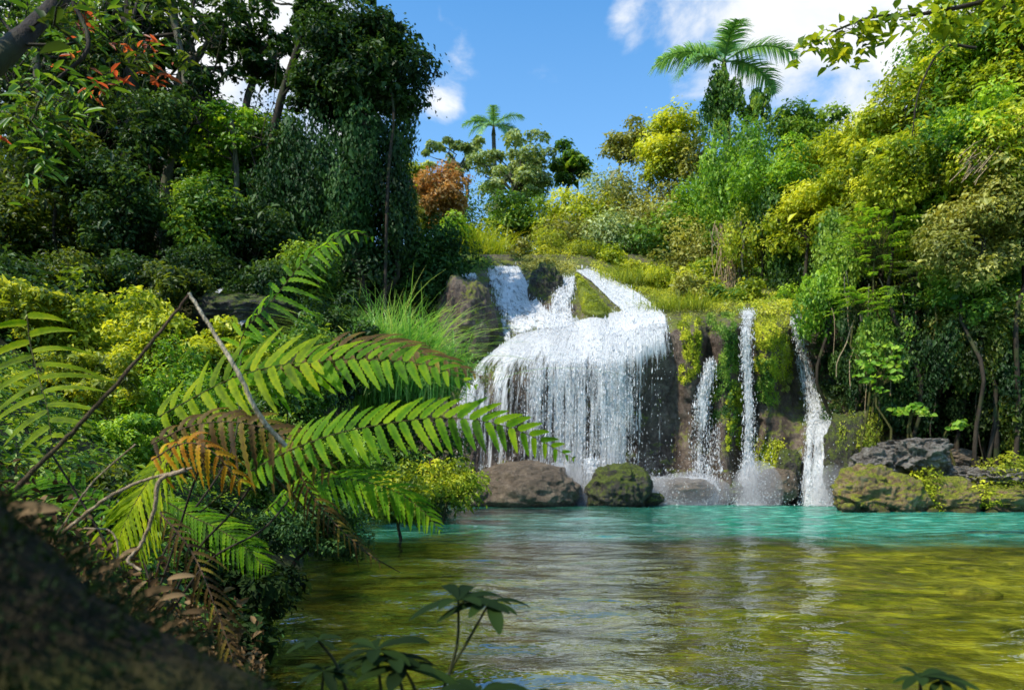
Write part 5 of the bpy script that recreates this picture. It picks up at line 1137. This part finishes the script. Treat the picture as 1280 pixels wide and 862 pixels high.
for a in [
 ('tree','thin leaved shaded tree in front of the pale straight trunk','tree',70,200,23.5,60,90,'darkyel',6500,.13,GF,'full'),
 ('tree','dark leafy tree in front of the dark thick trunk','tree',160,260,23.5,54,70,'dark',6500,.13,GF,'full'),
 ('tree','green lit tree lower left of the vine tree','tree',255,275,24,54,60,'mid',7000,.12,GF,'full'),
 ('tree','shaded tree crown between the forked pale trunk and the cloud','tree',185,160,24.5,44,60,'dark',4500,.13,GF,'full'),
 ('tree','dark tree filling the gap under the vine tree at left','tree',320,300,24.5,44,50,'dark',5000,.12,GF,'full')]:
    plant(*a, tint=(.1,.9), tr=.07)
GW = 'vines draped over the low right bank'
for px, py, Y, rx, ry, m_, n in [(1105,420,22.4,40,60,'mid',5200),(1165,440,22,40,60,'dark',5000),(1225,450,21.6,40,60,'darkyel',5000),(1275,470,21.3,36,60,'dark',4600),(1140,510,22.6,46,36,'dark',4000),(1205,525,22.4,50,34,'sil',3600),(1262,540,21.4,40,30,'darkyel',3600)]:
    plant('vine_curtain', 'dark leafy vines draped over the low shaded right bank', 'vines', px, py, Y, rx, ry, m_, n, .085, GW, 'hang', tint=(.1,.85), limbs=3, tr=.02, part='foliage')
# soft mist where the water lands
m, nt, out = newmat('mist')
vs_ = nt.node('ShaderNodeVolumeScatter'); vs_.inputs['Density'].default_value = .75; vs_.inputs['Anisotropy'].default_value = -.2; vs_.inputs['Color'].default_value = (1, 1, 1, 1)
nt.l.new(vs_.outputs[0], out.inputs['Volume'])
for k, (x, y, z, a, b, c) in enumerate([(2.2,23.9,.5,3.4,.9,1.0),(6.2,24.0,.4,1.6,.7,.8),(8.6,23.9,.5,.9,.7,1.1),(11.0,23.0,.5,.9,.6,1.0)]):
    bm = bmesh.new(); bmesh.ops.create_icosphere(bm, subdivisions=3, radius=1)
    for v in bm.verts: v.co = (v.co.x*a, v.co.y*b, v.co.z*c)
    me = bpy.data.meshes.new('mist'); bm.to_mesh(me); bm.free(); me.materials.append(m); o = link('mist', me); o.location = (x, y, z)
    tag(o, 'pale mist hanging where the falls strike the pool', 'mist', None, 'stuff')
plant('shrub', 'dark leafy growth in the gap at the foot of the vine tree', 'shrub', 458, 285, 27.5, 34, 50, 'dark', 5500, .12, None, tint=(.1, .7))
mb = MB(); r = np.random.RandomState(5); n = 2600; a = r.uniform(0, 1, n); b = r.uniform(.04, .96, n); lx_ = 717+8*a; rx2 = 722+54*a; qx = lx_*(1-b)+rx2*b; qy = 339+57*a
bl2 = (np.sin(np.pi*b)**.5)*np.minimum(1, (1-a)*6)**.5*np.minimum(1, a*8)**.5
pos = PV(qx, qy, D0(qx, qy)+.5-1.15*bl2+.25*(1-bl2)-.05); s_ = .05*r.lognormal(0, .35, n); tn = np.clip(.5+fbm(pos*2.2, 3, 2)*1.1+r.normal(0, .12, n), 0, 1)
leaves(mb, pos, np.array([-.3, -.7, .6])+rngdir(r, n)*.8, rngdir(r, n)+np.array([0, -.2, -.5]), s_, s_*.6, tn, simple=True)
o = mb.build('moss_patch', LM['moss']); tag(o, 'shaggy bright moss growing on the wedge of rock beside the chute', 'moss')
plant('shrub', 'olive leaves trailing over the dry straw roots', 'shrub', 922, 292, 30.6, 34, 16, 'lime', 2600, .10, None, 'hang', tint=(.2, .9), k=16)
waterfall('cascade', 'low white water running between the boulders at the foot of the curtain', 'cascade',
  [dict(Lp=[(722,568),(728,585),(732,604),(730,632)], Rp=[(758,570),(748,588),(744,606),(748,632)], nu=26, nv=40, off=1.1, dens=lambda px, py, S, T: .85*edge(S, .25)*sstep(0, .1, T)),
   dict(Lp=[(786,592),(800,604),(806,616),(812,634)], Rp=[(900,594),(904,604),(902,616),(904,634)], nu=90, nv=40, off=.75, dens=lambda px, py, S, T: (.60+.25*T+.25*np.sin(S*19)*np.sin(T*5+S*9))*edge(S, .1)*sstep(0, .12, T))], 3000, 91, MSLIDE, size=.010)
GL = 'low bushes on the ledge above the thin falls'
for lb, px, py, rx, ry, m_, n, st in [('olive bush on the ledge right of the white chute',862,362,28,18,'olive',2600,'clump'),('green bush on the ledge above the middle mossy pillar',900,372,26,16,'mid',2400,'clump'),
  ('lime bush on the ledge above the tall narrow fall',938,366,24,18,'lime',2400,'clump'),('fresh green bush on the ledge left of the rightmost fall',972,368,26,22,'fresh',3000,'clump'),('dark green bush at the top of the rightmost fall',1010,372,24,22,'mid',2600,'clump'),
  ('small olive bush on the crest above the dark knobbly rock',690,330,20,10,'olive',1400,'clump'),('green bush at the head of the thin film of water',556,330,30,14,'mid',2400,'clump')]:
    plant('shrub', lb, 'shrub', px, py, 28.5 if px > 700 else 31.5, rx, ry, m_, n, .10, GL, st, tint=(.1,.9), limbs=4)
r = np.random.RandomState(61)
for k in range(12):
    y = r.uniform(3.7, 8); x = r.uniform(.15, .72)*y; sc = r.uniform(.10, .32)
    pc = np.array([x, y, -.36+.02*y]); px_ = CX+x/y*F; py_ = HZ-(pc[2]-CAMZ)/y*F
    boulder('stone', 'rounded yellow brown stone lying on the shallow pool bed', 'stone', px_, py_, y, sc/y*F, sc*.42/y*F, BM['bedstone'], 300+k, sub=4, group='stones on the shallow pool bed', deep=sc*r.uniform(.7, 1.2))
